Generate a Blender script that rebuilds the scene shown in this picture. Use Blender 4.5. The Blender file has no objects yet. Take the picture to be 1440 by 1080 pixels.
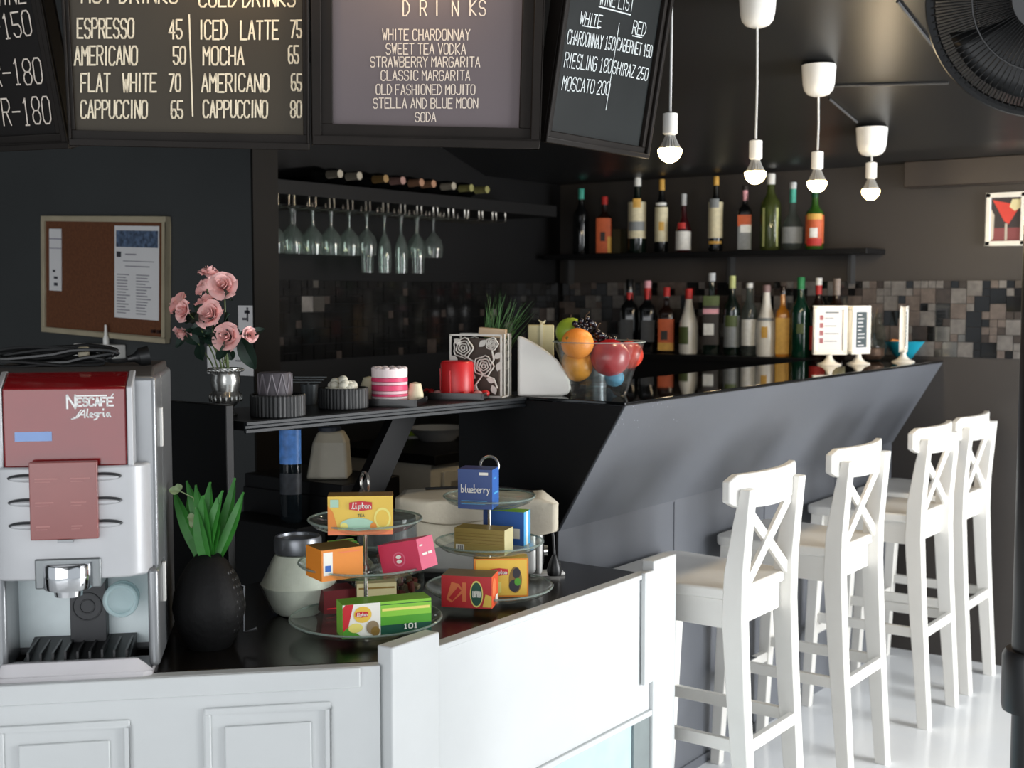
import bpy, bmesh, math, random
from mathutils import Vector, Matrix, Euler
R = math.radians
random.seed(7)
scene = bpy.context.scene
col = scene.collection

# ------------------------------------------------------------------ camera
F, HZ, VPX, CH = 1780.0, 412.0, 2040.0, 1.5
PITCH = math.atan((540 - HZ) / F)
YAW = math.atan((VPX - 720) / (F / math.cos(PITCH)))
cam_data = bpy.data.cameras.new('camera')
cam_data.sensor_width = 36.0
cam_data.lens = F / 1440 * 36.0
cam_data.clip_start = 0.02
cam = bpy.data.objects.new('camera', cam_data)
col.objects.link(cam)
cam.location = (0, 0, CH)
cam.rotation_euler = (math.pi / 2 - PITCH, 0, YAW)
cam_data.dof.use_dof = True
cam_data.dof.focus_distance = 2.75
cam_data.dof.aperture_fstop = 5.0
scene.camera = cam
fw = Vector((-math.sin(YAW) * math.cos(PITCH), math.cos(YAW) * math.cos(PITCH), -math.sin(PITCH)))
rt = Vector((math.cos(YAW), math.sin(YAW), 0))
upv = rt.cross(fw)
CAM = Vector((0, 0, CH))

# ------------------------------------------------------------------ world, daylight, exposure
world = bpy.data.worlds.new('world')
scene.world = world
world.use_nodes = True
bg = world.node_tree.nodes['Background']
bg.inputs[0].default_value = (0.86, 0.93, 1.0, 1)
bg.inputs[1].default_value = 0.7

def area(name, loc, rot, sx, sy, power, color):
    d = bpy.data.lights.new(name, 'AREA')
    d.shape = 'RECTANGLE'; d.size = sx; d.size_y = sy; d.energy = power; d.color = color
    o = bpy.data.objects.new(name, d); col.objects.link(o)
    o.location = loc; o.rotation_euler = rot
    return o
area('daylight_side', (2.3, 4.6, 1.35), (0, R(90 - 14), 0), 2.5, 2.6, 415, (0.98, 0.99, 1.0))
area('daylight_front', (0.2, -2.5, 1.6), (R(90), 0, R(8)), 5.0, 2.6, 105, (0.97, 0.98, 1.0))

scene.view_settings.view_transform = 'Standard'
scene.view_settings.look = 'None'
scene.view_settings.gamma = 1.0
scene.view_settings.exposure = 0.0
scene.view_settings.use_curve_mapping = False
scene.cycles.use_denoising = True
scene.cycles.max_bounces = 8
scene.cycles.transparent_max_bounces = 24

# ------------------------------------------------------------------ helpers
def ray(px, py):
    return fw * F + rt * (px - 720) - upv * (py - 540)
def at(px, py, axis, val):
    d = ray(px, py); i = 'xyz'.index(axis)
    return CAM + d * ((val - CAM[i]) / d[i])
def atpl(px, py, p0, n):
    d = ray(px, py)
    return CAM + d * ((Vector(p0) - CAM).dot(n) / d.dot(n))
def near(px, py, ref, dd=0.0):
    z = (Vector(ref) - CAM).dot(fw) + dd
    return CAM + ray(px, py) * (z / F)

def lin(h):
    h = h.lstrip('#')
    c = [int(h[i:i + 2], 16) / 255 for i in (0, 2, 4)]
    return tuple(x / 12.92 if x <= 0.04045 else ((x + 0.055) / 1.055) ** 2.4 for x in c)

_mats = {}
def mat(name, hexc='#888888', rough=0.5, metal=0.0, spec=0.5, var=0.06, scale=14.0, bump=0.0, bscale=60.0,
        emit=0.0, coat=0.0, trans=0.0, sub=0.0, ecol=None):
    if name in _mats: return _mats[name]
    m = bpy.data.materials.new(name); m.use_nodes = True
    nt = m.node_tree; b = nt.nodes['Principled BSDF']
    tc = nt.nodes.new('ShaderNodeTexCoord')
    nz = nt.nodes.new('ShaderNodeTexNoise'); nz.inputs['Scale'].default_value = scale; nz.inputs['Detail'].default_value = 4
    nt.links.new(tc.outputs['Object'], nz.inputs['Vector'])
    c = lin(hexc)
    rp = nt.nodes.new('ShaderNodeValToRGB')
    rp.color_ramp.elements[0].position = 0.3; rp.color_ramp.elements[1].position = 0.7
    rp.color_ramp.elements[0].color = (*[x * (1 - var) for x in c], 1)
    rp.color_ramp.elements[1].color = (*[min(1, x * (1 + var)) for x in c], 1)
    nt.links.new(nz.outputs['Fac'], rp.inputs['Fac'])
    nt.links.new(rp.outputs['Color'], b.inputs['Base Color'])
    b.inputs['Roughness'].default_value = rough
    b.inputs['Metallic'].default_value = metal
    b.inputs['Specular IOR Level'].default_value = spec
    b.inputs['Coat Weight'].default_value = coat
    b.inputs['Transmission Weight'].default_value = trans
    if sub: b.inputs['Subsurface Weight'].default_value = sub; b.inputs['Subsurface Radius'].default_value = (0.01, 0.006, 0.004)
    if emit:
        b.inputs['Emission Color'].default_value = (*lin(ecol or hexc), 1); b.inputs['Emission Strength'].default_value = emit
    if bump:
        n2 = nt.nodes.new('ShaderNodeTexNoise'); n2.inputs['Scale'].default_value = bscale; n2.inputs['Detail'].default_value = 3
        nt.links.new(tc.outputs['Object'], n2.inputs['Vector'])
        bp = nt.nodes.new('ShaderNodeBump'); bp.inputs['Strength'].default_value = bump; bp.inputs['Distance'].default_value = 0.004
        nt.links.new(n2.outputs['Fac'], bp.inputs['Height']); nt.links.new(bp.outputs['Normal'], b.inputs['Normal'])
    _mats[name] = m
    return m

def glass(name, tint='#f4fbf8', ior=1.45, rough=0.02, body=0.0, bodycol='#ffffff'):
    """thin clear glass: transparent with fresnel reflection, optionally a little milky body"""
    if name in _mats: return _mats[name]
    m = bpy.data.materials.new(name); m.use_nodes = True
    nt = m.node_tree; nt.nodes.clear()
    out = nt.nodes.new('ShaderNodeOutputMaterial')
    tr = nt.nodes.new('ShaderNodeBsdfTransparent'); tr.inputs[0].default_value = (*lin(tint), 1)
    gl = nt.nodes.new('ShaderNodeBsdfGlossy'); gl.inputs['Roughness'].default_value = rough
    f0 = ((ior - 1) / (ior + 1)) ** 2      # Schlick reflectance, the same from both sides of the thin wall
    lw = nt.nodes.new('ShaderNodeLayerWeight'); lw.inputs[0].default_value = 0.5
    pw = nt.nodes.new('ShaderNodeMath'); pw.operation = 'POWER'; pw.inputs[1].default_value = 4.0
    fr = nt.nodes.new('ShaderNodeMath'); fr.operation = 'MULTIPLY_ADD'; fr.inputs[1].default_value = 0.9 * (ior - 1) / 0.45 * (1 - f0); fr.inputs[2].default_value = f0
    nt.links.new(lw.outputs['Facing'], pw.inputs[0]); nt.links.new(pw.outputs[0], fr.inputs[0])
    nz = nt.nodes.new('ShaderNodeTexNoise'); nz.inputs['Scale'].default_value = 9
    bp = nt.nodes.new('ShaderNodeBump'); bp.inputs['Strength'].default_value = 0.08; bp.inputs['Distance'].default_value = 0.004
    nt.links.new(nz.outputs['Fac'], bp.inputs['Height']); nt.links.new(bp.outputs['Normal'], gl.inputs['Normal'])
    mx = nt.nodes.new('ShaderNodeMixShader')
    nt.links.new(fr.outputs[0], mx.inputs[0]); nt.links.new(tr.outputs[0], mx.inputs[1]); nt.links.new(gl.outputs[0], mx.inputs[2])
    last = mx
    if body:
        df = nt.nodes.new('ShaderNodeBsdfDiffuse'); df.inputs[0].default_value = (*lin(bodycol), 1)
        m2 = nt.nodes.new('ShaderNodeMixShader'); m2.inputs[0].default_value = body
        nt.links.new(mx.outputs[0], m2.inputs[1]); nt.links.new(df.outputs[0], m2.inputs[2]); last = m2
    nt.links.new(last.outputs[0], out.inputs[0])
    _mats[name] = m
    return m

class MB:
    """collects shapes and links them as ONE mesh object"""
    def __init__(s): s.v = []; s.f = []; s.mi = []; s.M = Matrix()
    def at(s, loc=(0, 0, 0), rot=(0, 0, 0)):
        s.M = Matrix.Translation(loc) @ Euler(rot).to_matrix().to_4x4(); return s
    def add(s, vs, fs, m=0):
        o = len(s.v)
        s.v += [tuple(s.M @ Vector(p)) for p in vs]
        s.f += [tuple(o + i for i in f) for f in fs]; s.mi += [m] * len(fs); return s
    def box(s, c, d, m=0, rot=None):
        h = [x / 2 for x in d]
        vs = [Vector((x, y, z)) for x in (-h[0], h[0]) for y in (-h[1], h[1]) for z in (-h[2], h[2])]
        if rot: E = Euler(rot).to_matrix(); vs = [E @ p for p in vs]
        vs = [p + Vector(c) for p in vs]
        return s.add(vs, [(0, 1, 3, 2), (4, 6, 7, 5), (0, 4, 5, 1), (2, 3, 7, 6), (0, 2, 6, 4), (1, 5, 7, 3)], m)
    def bb(s, x0, x1, y0, y1, z0, z1, m=0):
        return s.box(((x0 + x1) / 2, (y0 + y1) / 2, (z0 + z1) / 2), (abs(x1 - x0), abs(y1 - y0), abs(z1 - z0)), m)
    def hexa(s, lo, hi, m=0):
        """two matching polygons joined (lo and hi wound the same way)"""
        n = len(lo)
        fs = [tuple(reversed(range(n))), tuple(range(n, 2 * n))] + [(i, (i + 1) % n, n + (i + 1) % n, n + i) for i in range(n)]
        return s.add(list(lo) + list(hi), fs, m)
    def prism(s, poly, z0, z1, m=0, axis='z'):
        def P(a, b, c): return (a, b, c) if axis == 'z' else ((c, a, b) if axis == 'x' else (a, c, b))
        return s.hexa([P(a, b, z0) for a, b in poly], [P(a, b, z1) for a, b in poly], m)
    def lathe(s, prof, c=(0, 0, 0), seg=24, m=0, sx=1, sy=1, fn=None, cap=True):
        vs = []; n = len(prof)
        for j, (r, z) in enumerate(prof):
            for i in range(seg):
                a = 2 * math.pi * i / seg; rr = r * (fn(a, z) if fn else 1)
                vs.append((c[0] + rr * math.cos(a) * sx, c[1] + rr * math.sin(a) * sy, c[2] + z))
        fs = [(j * seg + i, j * seg + (i + 1) % seg, (j + 1) * seg + (i + 1) % seg, (j + 1) * seg + i)
              for j in range(n - 1) for i in range(seg)]
        if cap:
            if prof[0][0] > 1e-5: fs.append(tuple(reversed(range(seg))))
            if prof[-1][0] > 1e-5: fs.append(tuple((n - 1) * seg + i for i in range(seg)))
        return s.add(vs, fs, m)
    def tube(s, pts, r, seg=8, m=0, closed=False, flat=1.0):
        pts = [Vector(p) for p in pts]; n = len(pts)
        rs = r if isinstance(r, (list, tuple)) else [r] * n
        vs = []; prev = None
        for i, p in enumerate(pts):
            if closed: t = pts[(i + 1) % n] - pts[i - 1]
            else: t = pts[min(i + 1, n - 1)] - pts[max(i - 1, 0)]
            t.normalize()
            if prev is None:
                a = Vector((0, 0, 1)) if abs(t.z) < 0.9 else Vector((1, 0, 0))
                u = t.cross(a).normalized()
            else:
                u = prev - t * prev.dot(t)
                u = u.normalized() if u.length > 1e-6 else t.orthogonal().normalized()
            w = t.cross(u); prev = u
            for k in range(seg):
                a = 2 * math.pi * k / seg
                vs.append(p + u * math.cos(a) * rs[i] + w * math.sin(a) * rs[i] * flat)
        rng = n if closed else n - 1
        fs = [(i * seg + k, i * seg + (k + 1) % seg, ((i + 1) % n) * seg + (k + 1) % seg, ((i + 1) % n) * seg + k)
              for i in range(rng) for k in range(seg)]
        if not closed: fs += [tuple(reversed(range(seg))), tuple((n - 1) * seg + k for k in range(seg))]
        return s.add(vs, fs, m)
    def sphere(s, c, r, seg=20, m=0, sc=(1, 1, 1), lo=-90, hi=90):
        k = max(6, seg // 2)
        prof = [(max(1e-6, r * math.cos(R(lo + (hi - lo) * j / k))), r * math.sin(R(lo + (hi - lo) * j / k))) for j in range(k + 1)]
        o = len(s.v); M0 = s.M
        s.M = M0 @ Matrix.Translation(c) @ Matrix.Diagonal((*sc, 1)); s.lathe(prof, seg=seg, m=m); s.M = M0
        return s
    def grid(s, fn, nu, nv, m=0):
        vs = [fn(i / nu, j / nv) for j in range(nv + 1) for i in range(nu + 1)]
        fs = [(j * (nu + 1) + i, j * (nu + 1) + i + 1, (j + 1) * (nu + 1) + i + 1, (j + 1) * (nu + 1) + i) for j in range(nv) for i in range(nu)]
        return s.add(vs, fs, m)
    def build(s, name, mats, parent=None, bevel=0.0, seg=2, angle=38, solid=0.0, sub=0):
        me = bpy.data.meshes.new(name)
        me.from_pydata(s.v, [], s.f)
        if not isinstance(mats, (list, tuple)): mats = [mats]
        for m in mats: me.materials.append(m)
        me.polygons.foreach_set('material_index', s.mi)
        bm = bmesh.new(); bm.from_mesh(me)
        bmesh.ops.remove_doubles(bm, verts=bm.verts, dist=1e-6)
        bmesh.ops.recalc_face_normals(bm, faces=bm.faces)
        bm.to_mesh(me); bm.free()
        me.polygons.foreach_set('use_smooth', [True] * len(me.polygons))
        me.set_sharp_from_angle(angle=R(angle))
        o = bpy.data.objects.new(name, me); col.objects.link(o)
        if parent: o.parent = parent
        if solid:
            md = o.modifiers.new('solid', 'SOLIDIFY'); md.thickness = solid; md.offset = 0
        if sub:
            md = o.modifiers.new('sub', 'SUBSURF'); md.levels = sub; md.render_levels = sub
        if bevel:
            md = o.modifiers.new('bevel', 'BEVEL'); md.width = bevel; md.segments = seg; md.limit_method = 'ANGLE'; md.angle_limit = R(40)
        return o

def tag(o, label=None, cat=None, group=None, kind=None):
    if label: o['label'] = label
    if cat: o['category'] = cat
    if group: o['group'] = group
    if kind: o['kind'] = kind
    return o
def thing(name, label, cat, loc=(0, 0, 0), rotz=0.0, group=None):
    o = bpy.data.objects.new(name, None); col.objects.link(o)
    o.empty_display_size = 0.05
    o.location = loc; o.rotation_euler = (0, 0, rotz)
    return tag(o, label, cat, group)
def dup(root, loc, label, rotz=None, group=None):
    r = root.copy(); col.objects.link(r); r.location = loc; r['label'] = label
    if rotz is not None: r.rotation_euler = (0, 0, rotz)
    if group: r['group'] = group
    for ch in list(root.children):
        c = ch.copy(); col.objects.link(c); c.parent = r
        for g in list(ch.children):
            d = g.copy(); col.objects.link(d); d.parent = c
    return r
def struct(mb, name, mats, **k):
    return tag(mb.build(name, mats, **k), kind='structure')

# ---- hand-lettering: each glyph is a few pen strokes on a 4 x 6 grid
GLY = {'A': '00 26 40|12 32', 'B': '00 06 36 45 44 33 03|33 42 41 30 00', 'C': '45 36 16 05 01 10 30 41', 'D': '00 06 26 44 42 20 00',
 'E': '46 06 00 40|03 33', 'F': '46 06 00|03 33', 'G': '45 36 16 05 01 10 30 41 43 23', 'H': '00 06|40 46|03 43', 'I': '20 26',
 'J': '46 41 30 10 01', 'K': '00 06|46 03 40', 'L': '06 00 40', 'M': '00 06 23 46 40', 'N': '00 06 40 46', 'O': '16 05 01 10 30 41 45 36 16',
 'P': '00 06 36 45 44 33 03', 'Q': '16 05 01 10 30 41 45 36 16|22 40', 'R': '00 06 36 45 44 33 03|23 40', 'S': '45 36 16 05 04 13 33 42 41 30 10 01',
 'T': '06 46|26 20', 'U': '06 01 10 30 41 46', 'V': '06 20 46', 'W': '06 10 24 30 46', 'X': '00 46|06 40', 'Y': '06 23 46|23 20', 'Z': '06 46 00 40',
 '0': '16 05 01 10 30 41 45 36 16', '1': '15 26 20|10 30', '2': '05 16 36 45 44 00 40', '3': '06 46 23 33 42 41 30 10 01', '4': '30 36 02 42',
 '5': '46 06 03 33 42 41 30 10 01', '6': '36 16 05 01 10 30 41 42 33 13 02', '7': '06 46 10', '8': '13 04 05 16 36 45 44 33 13 02 01 10 30 41 42 33',
 '9': '10 30 41 45 36 16 05 04 13 33 44', '-': '03 43', '.': '20 21', ' ': ''}
SCR = {'A': '02 12 38 32|14 34', 'B': '08 02 22 33 34 25 05|25 36 37 28 08', 'L': '28 12 02 12 42', 'a': '35 15 04 03 12 23 35 33 42', 'b': '08 02|04 25 34 33 22 02',
 'e': '03 34 25 15 04 03 12 32', 'g': '35 15 04 13 33 35 31 10 00', 'i': '15 13 22|17 18', 'l': '28 13 22 32', 'n': '05 02|04 15 25 34 32', 'o': '15 04 03 12 22 33 34 25 15',
 'p': '05 00|04 25 34 33 22 03', 'r': '05 02|04 25 35', 't': '18 13 22|05 35', 'u': '05 03 12 32 35|32 42', 'y': '05 13 23|35 23 00', ' ': ''}
def write(mb, s, o, u, v, w, h, sw, m=0, script=False, off=(0, 0, 0), jit=0.0):
    """letter the string s with its lower-left corner at o, u/v unit vectors, total width w, letter height h, stroke width sw"""
    G = SCR if script else GLY
    u = Vector(u); v = Vector(v); o = Vector(o) + Vector(off)
    adv = [(2.6 if c == ' ' else (3.4 if c in 'I.' else 5.4)) if not script else 4.3 for c in s]
    k = w / max(0.1, sum(adv) - 1.2); ky = h / (6.0 if not script else 6.0)
    x = 0
    for c, a in zip(s, adv):
        dx = -1.0 if (c == 'I' and not script) else 0
        jy = random.uniform(-1, 1) * jit * h
        for stx in G.get(c, '').split('|'):
            p = [((int(q[0]) + x + dx) * k, (int(q[1]) - (2 if script else 0)) * ky + jy) for q in stx.split()]
            for (ax, ay), (bx, by) in zip(p, p[1:]):
                d = math.hypot(bx - ax, by - ay)
                if d < 1e-6: continue
                ex, ey = (bx - ax) / d, (by - ay) / d; e = sw * 0.35
                nx, ny = -ey * sw / 2, ex * sw / 2
                q4 = [(ax - ex * e + nx, ay - ey * e + ny), (ax - ex * e - nx, ay - ey * e - ny), (bx + ex * e - nx, by + ey * e - ny), (bx + ex * e + nx, by + ey * e + ny)]
                mb.add([o + u * a_ + v * b_ for a_, b_ in q4], [(0, 1, 2, 3)], m)
        x += a
    return mb

# ------------------------------------------------------------------ materials
WHITE_P = mat('white_stool_paint', '#e6e4de', 0.38, var=0.02)
WHITE_C = mat('white_counter_paint', '#c9cccc', 0.45, var=0.03, scale=5, bump=0.05, bscale=20)
BLACK_W = mat('black_wall_paint', '#0c0c0d', 0.6, var=0.12, scale=3, spec=0.2)
GREY_W = mat('charcoal_wall_paint', '#3c3e3e', 0.6, var=0.06, scale=3, spec=0.3)
SATIN = mat('satin_steel', '#a8aaab', 0.35, metal=0.3, var=0.05)
SLATE = mat('slate_bar_paint', '#606369', 0.36, var=0.07, scale=2.2, bump=0.03, bscale=30)
BLACK_B = mat('black_bar_paint', '#0e0e0f', 0.45, var=0.1, scale=5, spec=0.25)
BLACK_GL = mat('black_polished_top', '#0a0b0c', 0.03, spec=0.9, var=0.1)
CEIL = mat('black_ceiling_gloss', '#232425', 0.36, var=0.18, scale=1.6, bump=0.06, bscale=6, spec=0.3)
WHITE_PL = mat('white_plastic', '#eceae4', 0.35, var=0.02)
CHROME = mat('chrome', '#d5d6d8', 0.08, metal=1.0, var=0.02)
STEEL = mat('brushed_steel', '#b4b5b6', 0.25, metal=1.0, var=0.05)
BLACK_PL = mat('black_plastic', '#111213', 0.4, var=0.05)
CLEAR = glass('clear_glass')
GREEN_CL = glass('greenish_clear_glass', '#dcebe2')
PAPER = mat('white_paper', '#d9d7d6', 0.8, var=0.02)
INK = mat('dark_ink', '#35353c', 0.8)

# ================================================================== THE SETTING
YE, XB = 5.2, -3.55
struct(MB().bb(-6, 3.4, -3, 5.35, -0.1, 0), 'floor', mat('white_floor_tile', '#f5f8fa', 0.16, var=0.02, scale=1.5))
struct(MB().bb(-3.75, 3.4, YE, YE + 0.15, 0, 3.0), 'wall_end', mat('end_wall_paint', '#413d3a', 0.5, var=0.08, scale=2, spec=0.35))
struct(MB().bb(XB - 0.15, XB, 2.69, YE, 0, 3.0), 'wall_back', BLACK_W)
struct(MB().bb(-6, -2.885, 2.6, 2.69, 0, 3.0), 'wall_left', GREY_W)
struct(MB().bb(-2.885, -2.876, 2.593, 2.694, 0, 3.0), 'trim_7', mat('shaded_post_face', '#161412', 0.6, spec=0.1))  # thin strip added over the wall end, its shade put into the colour
struct(MB().bb(-6.1, -6, -3, 2.6, 0, 3.0), 'wall_side', GREY_W)
struct(MB().prism([(-3, 2.9), (1.85, 2.9), (4.6, 2.03), (5.35, 2.03), (5.35, 2.2), (4.6, 2.2), (1.85, 3.05), (-3, 3.05)], -6, 2.6, axis='x'), 'ceiling', CEIL)
struct(MB().bb(-1.8, 2.4, 5.1, YE, 1.925, 2.03), 'trim_1', mat('soffit_paint', '#3b342f', 0.5, var=0.05), bevel=0.004)
def ceil(px, py, dz=0.0):
    p = atpl(px, py, (0, 3.495, 2.38 - dz), (0, 0.3164, 1)); return p
for k, (a, b) in enumerate([((1166, 139), (1205, 172)), ((1262, 2), (1342, 104)), ((1172, 121), (1334, 117))]):
    struct(MB().tube([ceil(*a, 0.004), ceil(*b, 0.004)], 0.005, 6), 'trim_%d' % (k + 2), mat('ceiling_strip', '#3c3d3f', 0.45))

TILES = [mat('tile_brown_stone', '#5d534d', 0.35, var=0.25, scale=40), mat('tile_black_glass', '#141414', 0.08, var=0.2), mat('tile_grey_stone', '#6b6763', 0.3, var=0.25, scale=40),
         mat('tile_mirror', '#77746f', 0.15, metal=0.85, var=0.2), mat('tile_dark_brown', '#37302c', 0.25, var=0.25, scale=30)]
def mosaic(name, o, u, n, W, Hh, wts, cell=0.031):
    mb = MB(); nx, nz = int(W / cell), int(Hh / cell); used = set()
    u = Vector(u); n = Vector(n); z = Vector((0, 0, 1)); o = Vector(o)
    rnd = random.Random(5)
    mb_m = rnd.choices
    for j in range(nz):
        for i in range(nx):
            if (i, j) in used: continue
            w = h = 1
            r = rnd.random()
            if r < 0.42 and i + 1 < nx and j + 1 < nz and not ({(i + 1, j), (i, j + 1), (i + 1, j + 1)} & used): w = h = 2
            for a in range(w):
                for b in range(h): used.add((i + a, j + b))
            g = 0.0012; t = 0.006 + rnd.random() * 0.003
            p = [o + u * (i * cell + g) + z * (j * cell + g), o + u * ((i + w) * cell - g) + z * (j * cell + g),
                 o + u * ((i + w) * cell - g) + z * ((j + h) * cell - g), o + u * (i * cell + g) + z * ((j + h) * cell - g)]
            tl = n * t + u * rnd.uniform(-.0006, .0006)
            mb.hexa(p, [q + tl for q in p], mb_m(range(5), wts)[0])
    return tag(mb.build(name, TILES), kind='structure')
mosaic('trim_5', (XB, YE, 1.24), (1, 0, 0), (0, -1, 0), 3.6, 0.311, [30, 24, 22, 8, 16])
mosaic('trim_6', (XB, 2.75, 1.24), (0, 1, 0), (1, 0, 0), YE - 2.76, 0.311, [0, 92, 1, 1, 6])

# ================================================================== BAR
bar = thing('bar_counter', 'long slate grey bar with sloping front and polished black top', 'bar', (-1.86, 2.72, 0))
L = YE - 2.72 - 0.003
m = MB().bb(-0.23, 0.205, -0.004, L, 1.217, 1.226); m.build('countertop', BLACK_GL, bar, bevel=0.002)
m = MB().prism([(-0.02, 0.876), (0.004, 0.876), (0.204, 1.2165), (-0.02, 1.2165)], 0, L, axis='y'); rnd = random.Random(3)
for k in range(26):       # chipped paint along the near corner of the front
    t = 0.004 + rnd.random() ** 2 * 0.35; q = rnd.random() ** 2 * 0.09
    zz = 1.214 - q * 0.86; xx = 0.2025 - q * 0.505 + 0.0014; s = rnd.uniform(.001, .0035)
    m.add([(xx, t, zz), (xx - s * .5, t + s * .4, zz - s), (xx - s * .25, t + s * 1.6, zz - s * .5)], [(0, 1, 2)], 1)
m.build('sloped_panel', [SLATE, mat('chipped_white', '#aab0b4', 0.7)], bar)
m = MB().bb(-0.02, 0.0, 0.0, L, 0.0, 0.875).bb(-0.02, 0.006, 0.0, L, 0.0, 0.03)
for yy in (0.62, 1.25, 1.87): m.bb(0, 0.003, yy - .004, yy + .004, .03, .87)
m.build('base_panel', SLATE, bar)
m = MB().prism([(-0.33, 0.0), (-0.004, 0.0), (-0.002, 0.876), (0.2, 1.216), (-0.33, 1.216)], -0.006, 0.012, axis='y'); m.build('end_panel', BLACK_B, bar)
m = MB().bb(-0.22, -0.03, 0.02, L, 0.80, 0.82); m.build('inner_shelf', BLACK_B, bar)
# ================================================================== CANDLE SHELF beside the bar
sh = thing('candle_shelf', 'black raised shelf with moulded edge carrying candles over the counter', 'shelf', (0, 0, 0))
A0, A1 = Vector((-2.07, 1.83, 0)), Vector((-1.968, 2.712, 0))
pl = [(-2.07, 1.83), (-1.968, 2.712), (-2.235, 2.712), (-2.36, 1.83)]
MB().prism(pl, 1.205, 1.225).build('shelf_board', BLACK_B, sh)
m = MB(); du = (A1 - A0).normalized(); nn = Vector((du.y, -du.x, 0))
for (off, z0, z1) in ((0.012, 1.216, 1.2248), (0.005, 1.208, 1.216), (0.0085, 1.199, 1.208)):
    q = [A0, A1, A1 + nn * off, A0 + nn * off]
    m.prism([(p.x, p.y) for p in q], z0, z1)
m.build('edge_moulding', mat('moulding_paint', '#1e2124', 0.45, spec=0.3), sh, bevel=0.0015)
MB().bb(-2.285, -2.08, 1.79, 1.812, 0.803, 1.262).build('end_panel', BLACK_B, sh, bevel=0.002)
bq = [at(583, 598, 'x', -2.2), at(550, 600, 'x', -2.2)]; bq[0].z = bq[1].z = 1.203
for p_, q_ in (((550, 600), (517, 662)), ((583, 598), (541, 683))):
    a_, b_ = at(*p_, 'x', -2.2), at(*q_, 'x', -2.2); bq.append(a_ + (b_ - a_) * ((1.203 - .85) / (a_.z - b_.z)))
bq = [bq[0], bq[1], bq[2], bq[3]]
MB().hexa(bq, [p_ + Vector((.025, 0, 0)) for p_ in bq]).build('diagonal_brace', BLACK_B, sh)

# ================================================================== SERVICE COUNTER (diagonal and long side)
KX, KY = -1.575, 1.735
RZ = math.atan2(0.725, 0.69)
wt = MB().prism([(-1.604, 2.712), (-1.604, 1.762), (-2.62, 0.694), (-3.05, 1.1), (-2.30, 1.86), (-2.30, 2.712)], 0.765, 0.8)
o = wt.build('worktop', mat('black_wood_worktop', '#16120f', 0.22, var=0.35, scale=6, spec=0.5), bevel=0.002)
tag(o, 'black glossy worktop under the coffee machine and tea stands', 'worktop')
dg = thing('counter_front', 'white counter front with raised square mouldings below the coffee machine', 'counter', (KX, KY, 0), RZ)
MB().bb(-1.45, -0.013, 0.0, 0.028, 0, 0.803).build('panel', WHITE_C, dg, bevel=0.002)
MB().bb(-1.45, -0.05, -0.008, 0.0, 0.765, 0.803).build('ledge', WHITE_C, dg, bevel=0.003)
def local(o_loc, rz, P):
    return Matrix.Rotation(-rz, 3, 'Z') @ (Vector(P) - Vector(o_loc))
nD = Vector((0.725, -0.69, 0))
def dgx(px, py): return local((KX, KY, 0), RZ, atpl(px, py, (KX, KY, 0), nD))
def rect_frame(x0, x1, z0, z1, w, t, y0=0.0):
    m = MB()
    m.bb(x0, x1, y0 - t, y0, z1 - w, z1).bb(x0, x1, y0 - t, y0, z0, z0 + w).bb(x0, x0 + w, y0 - t, y0, z0 + w, z1 - w).bb(x1 - w, x1, y0 - t, y0, z0 + w, z1 - w)
    return m
for (a, b, ty) in ((287, 465, 992), (0, 183, 1014)):
    p, q = dgx(a, ty), dgx(b, ty - 3)
    if a == 0: p.x = q.x - (dgx(465, 992).x - dgx(287, 992).x)
    zt = (p.z + q.z) / 2 if a else q.z
    mm = rect_frame(p.x, q.x, zt - 0.52, zt, 0.012, 0.005)
    mm.bb(p.x + 0.036, q.x - 0.036, -0.005, 0, zt - 0.484, zt - 0.036)
    mm.build('moulding', WHITE_C, dg, bevel=0.003)
ls = thing('counter_front', 'white painted counter side with corner posts next to the first bar stool', 'counter', (KX, KY, 0), R(90))
MB().bb(0.02, 1.09, 0.002, 0.027, 0.455, 0.795).build('panel', WHITE_C, ls, bevel=0.0015)
MB().bb(0.02, 0.985, -0.004, 0.027, 0.795, 0.807).build('ledge', WHITE_C, ls, bevel=0.002)
MB().bb(0.02, 0.98, -0.006, 0.01, 0.44, 0.455).build('bottom_rail', WHITE_C, ls, bevel=0.002)
MB().bb(0.0, 0.14, -0.012, 0.025, 0, 0.838).build('post', WHITE_C, ls, bevel=0.003)
MB().bb(0.978, 1.093, -0.008, 0.026, 0, 0.833).build('post', WHITE_C, ls, bevel=0.003)
MB().bb(0.93, 0.978, -0.012, 0.0, 0.53, 0.812).build('batten', WHITE_C, ls, bevel=0.002)
MB().bb(0.14, 0.90, 0.006, 0.02, 0.02, 0.44).build('lower_pane', mat('pale_blue_pane', '#b9d3dc', 0.15), ls)
MB().bb(0.90, 0.978, 0.0, 0.02, 0.0, 0.44).build('lower_stile', mat('grey_stile', '#7f8888', 0.4), ls)

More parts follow.
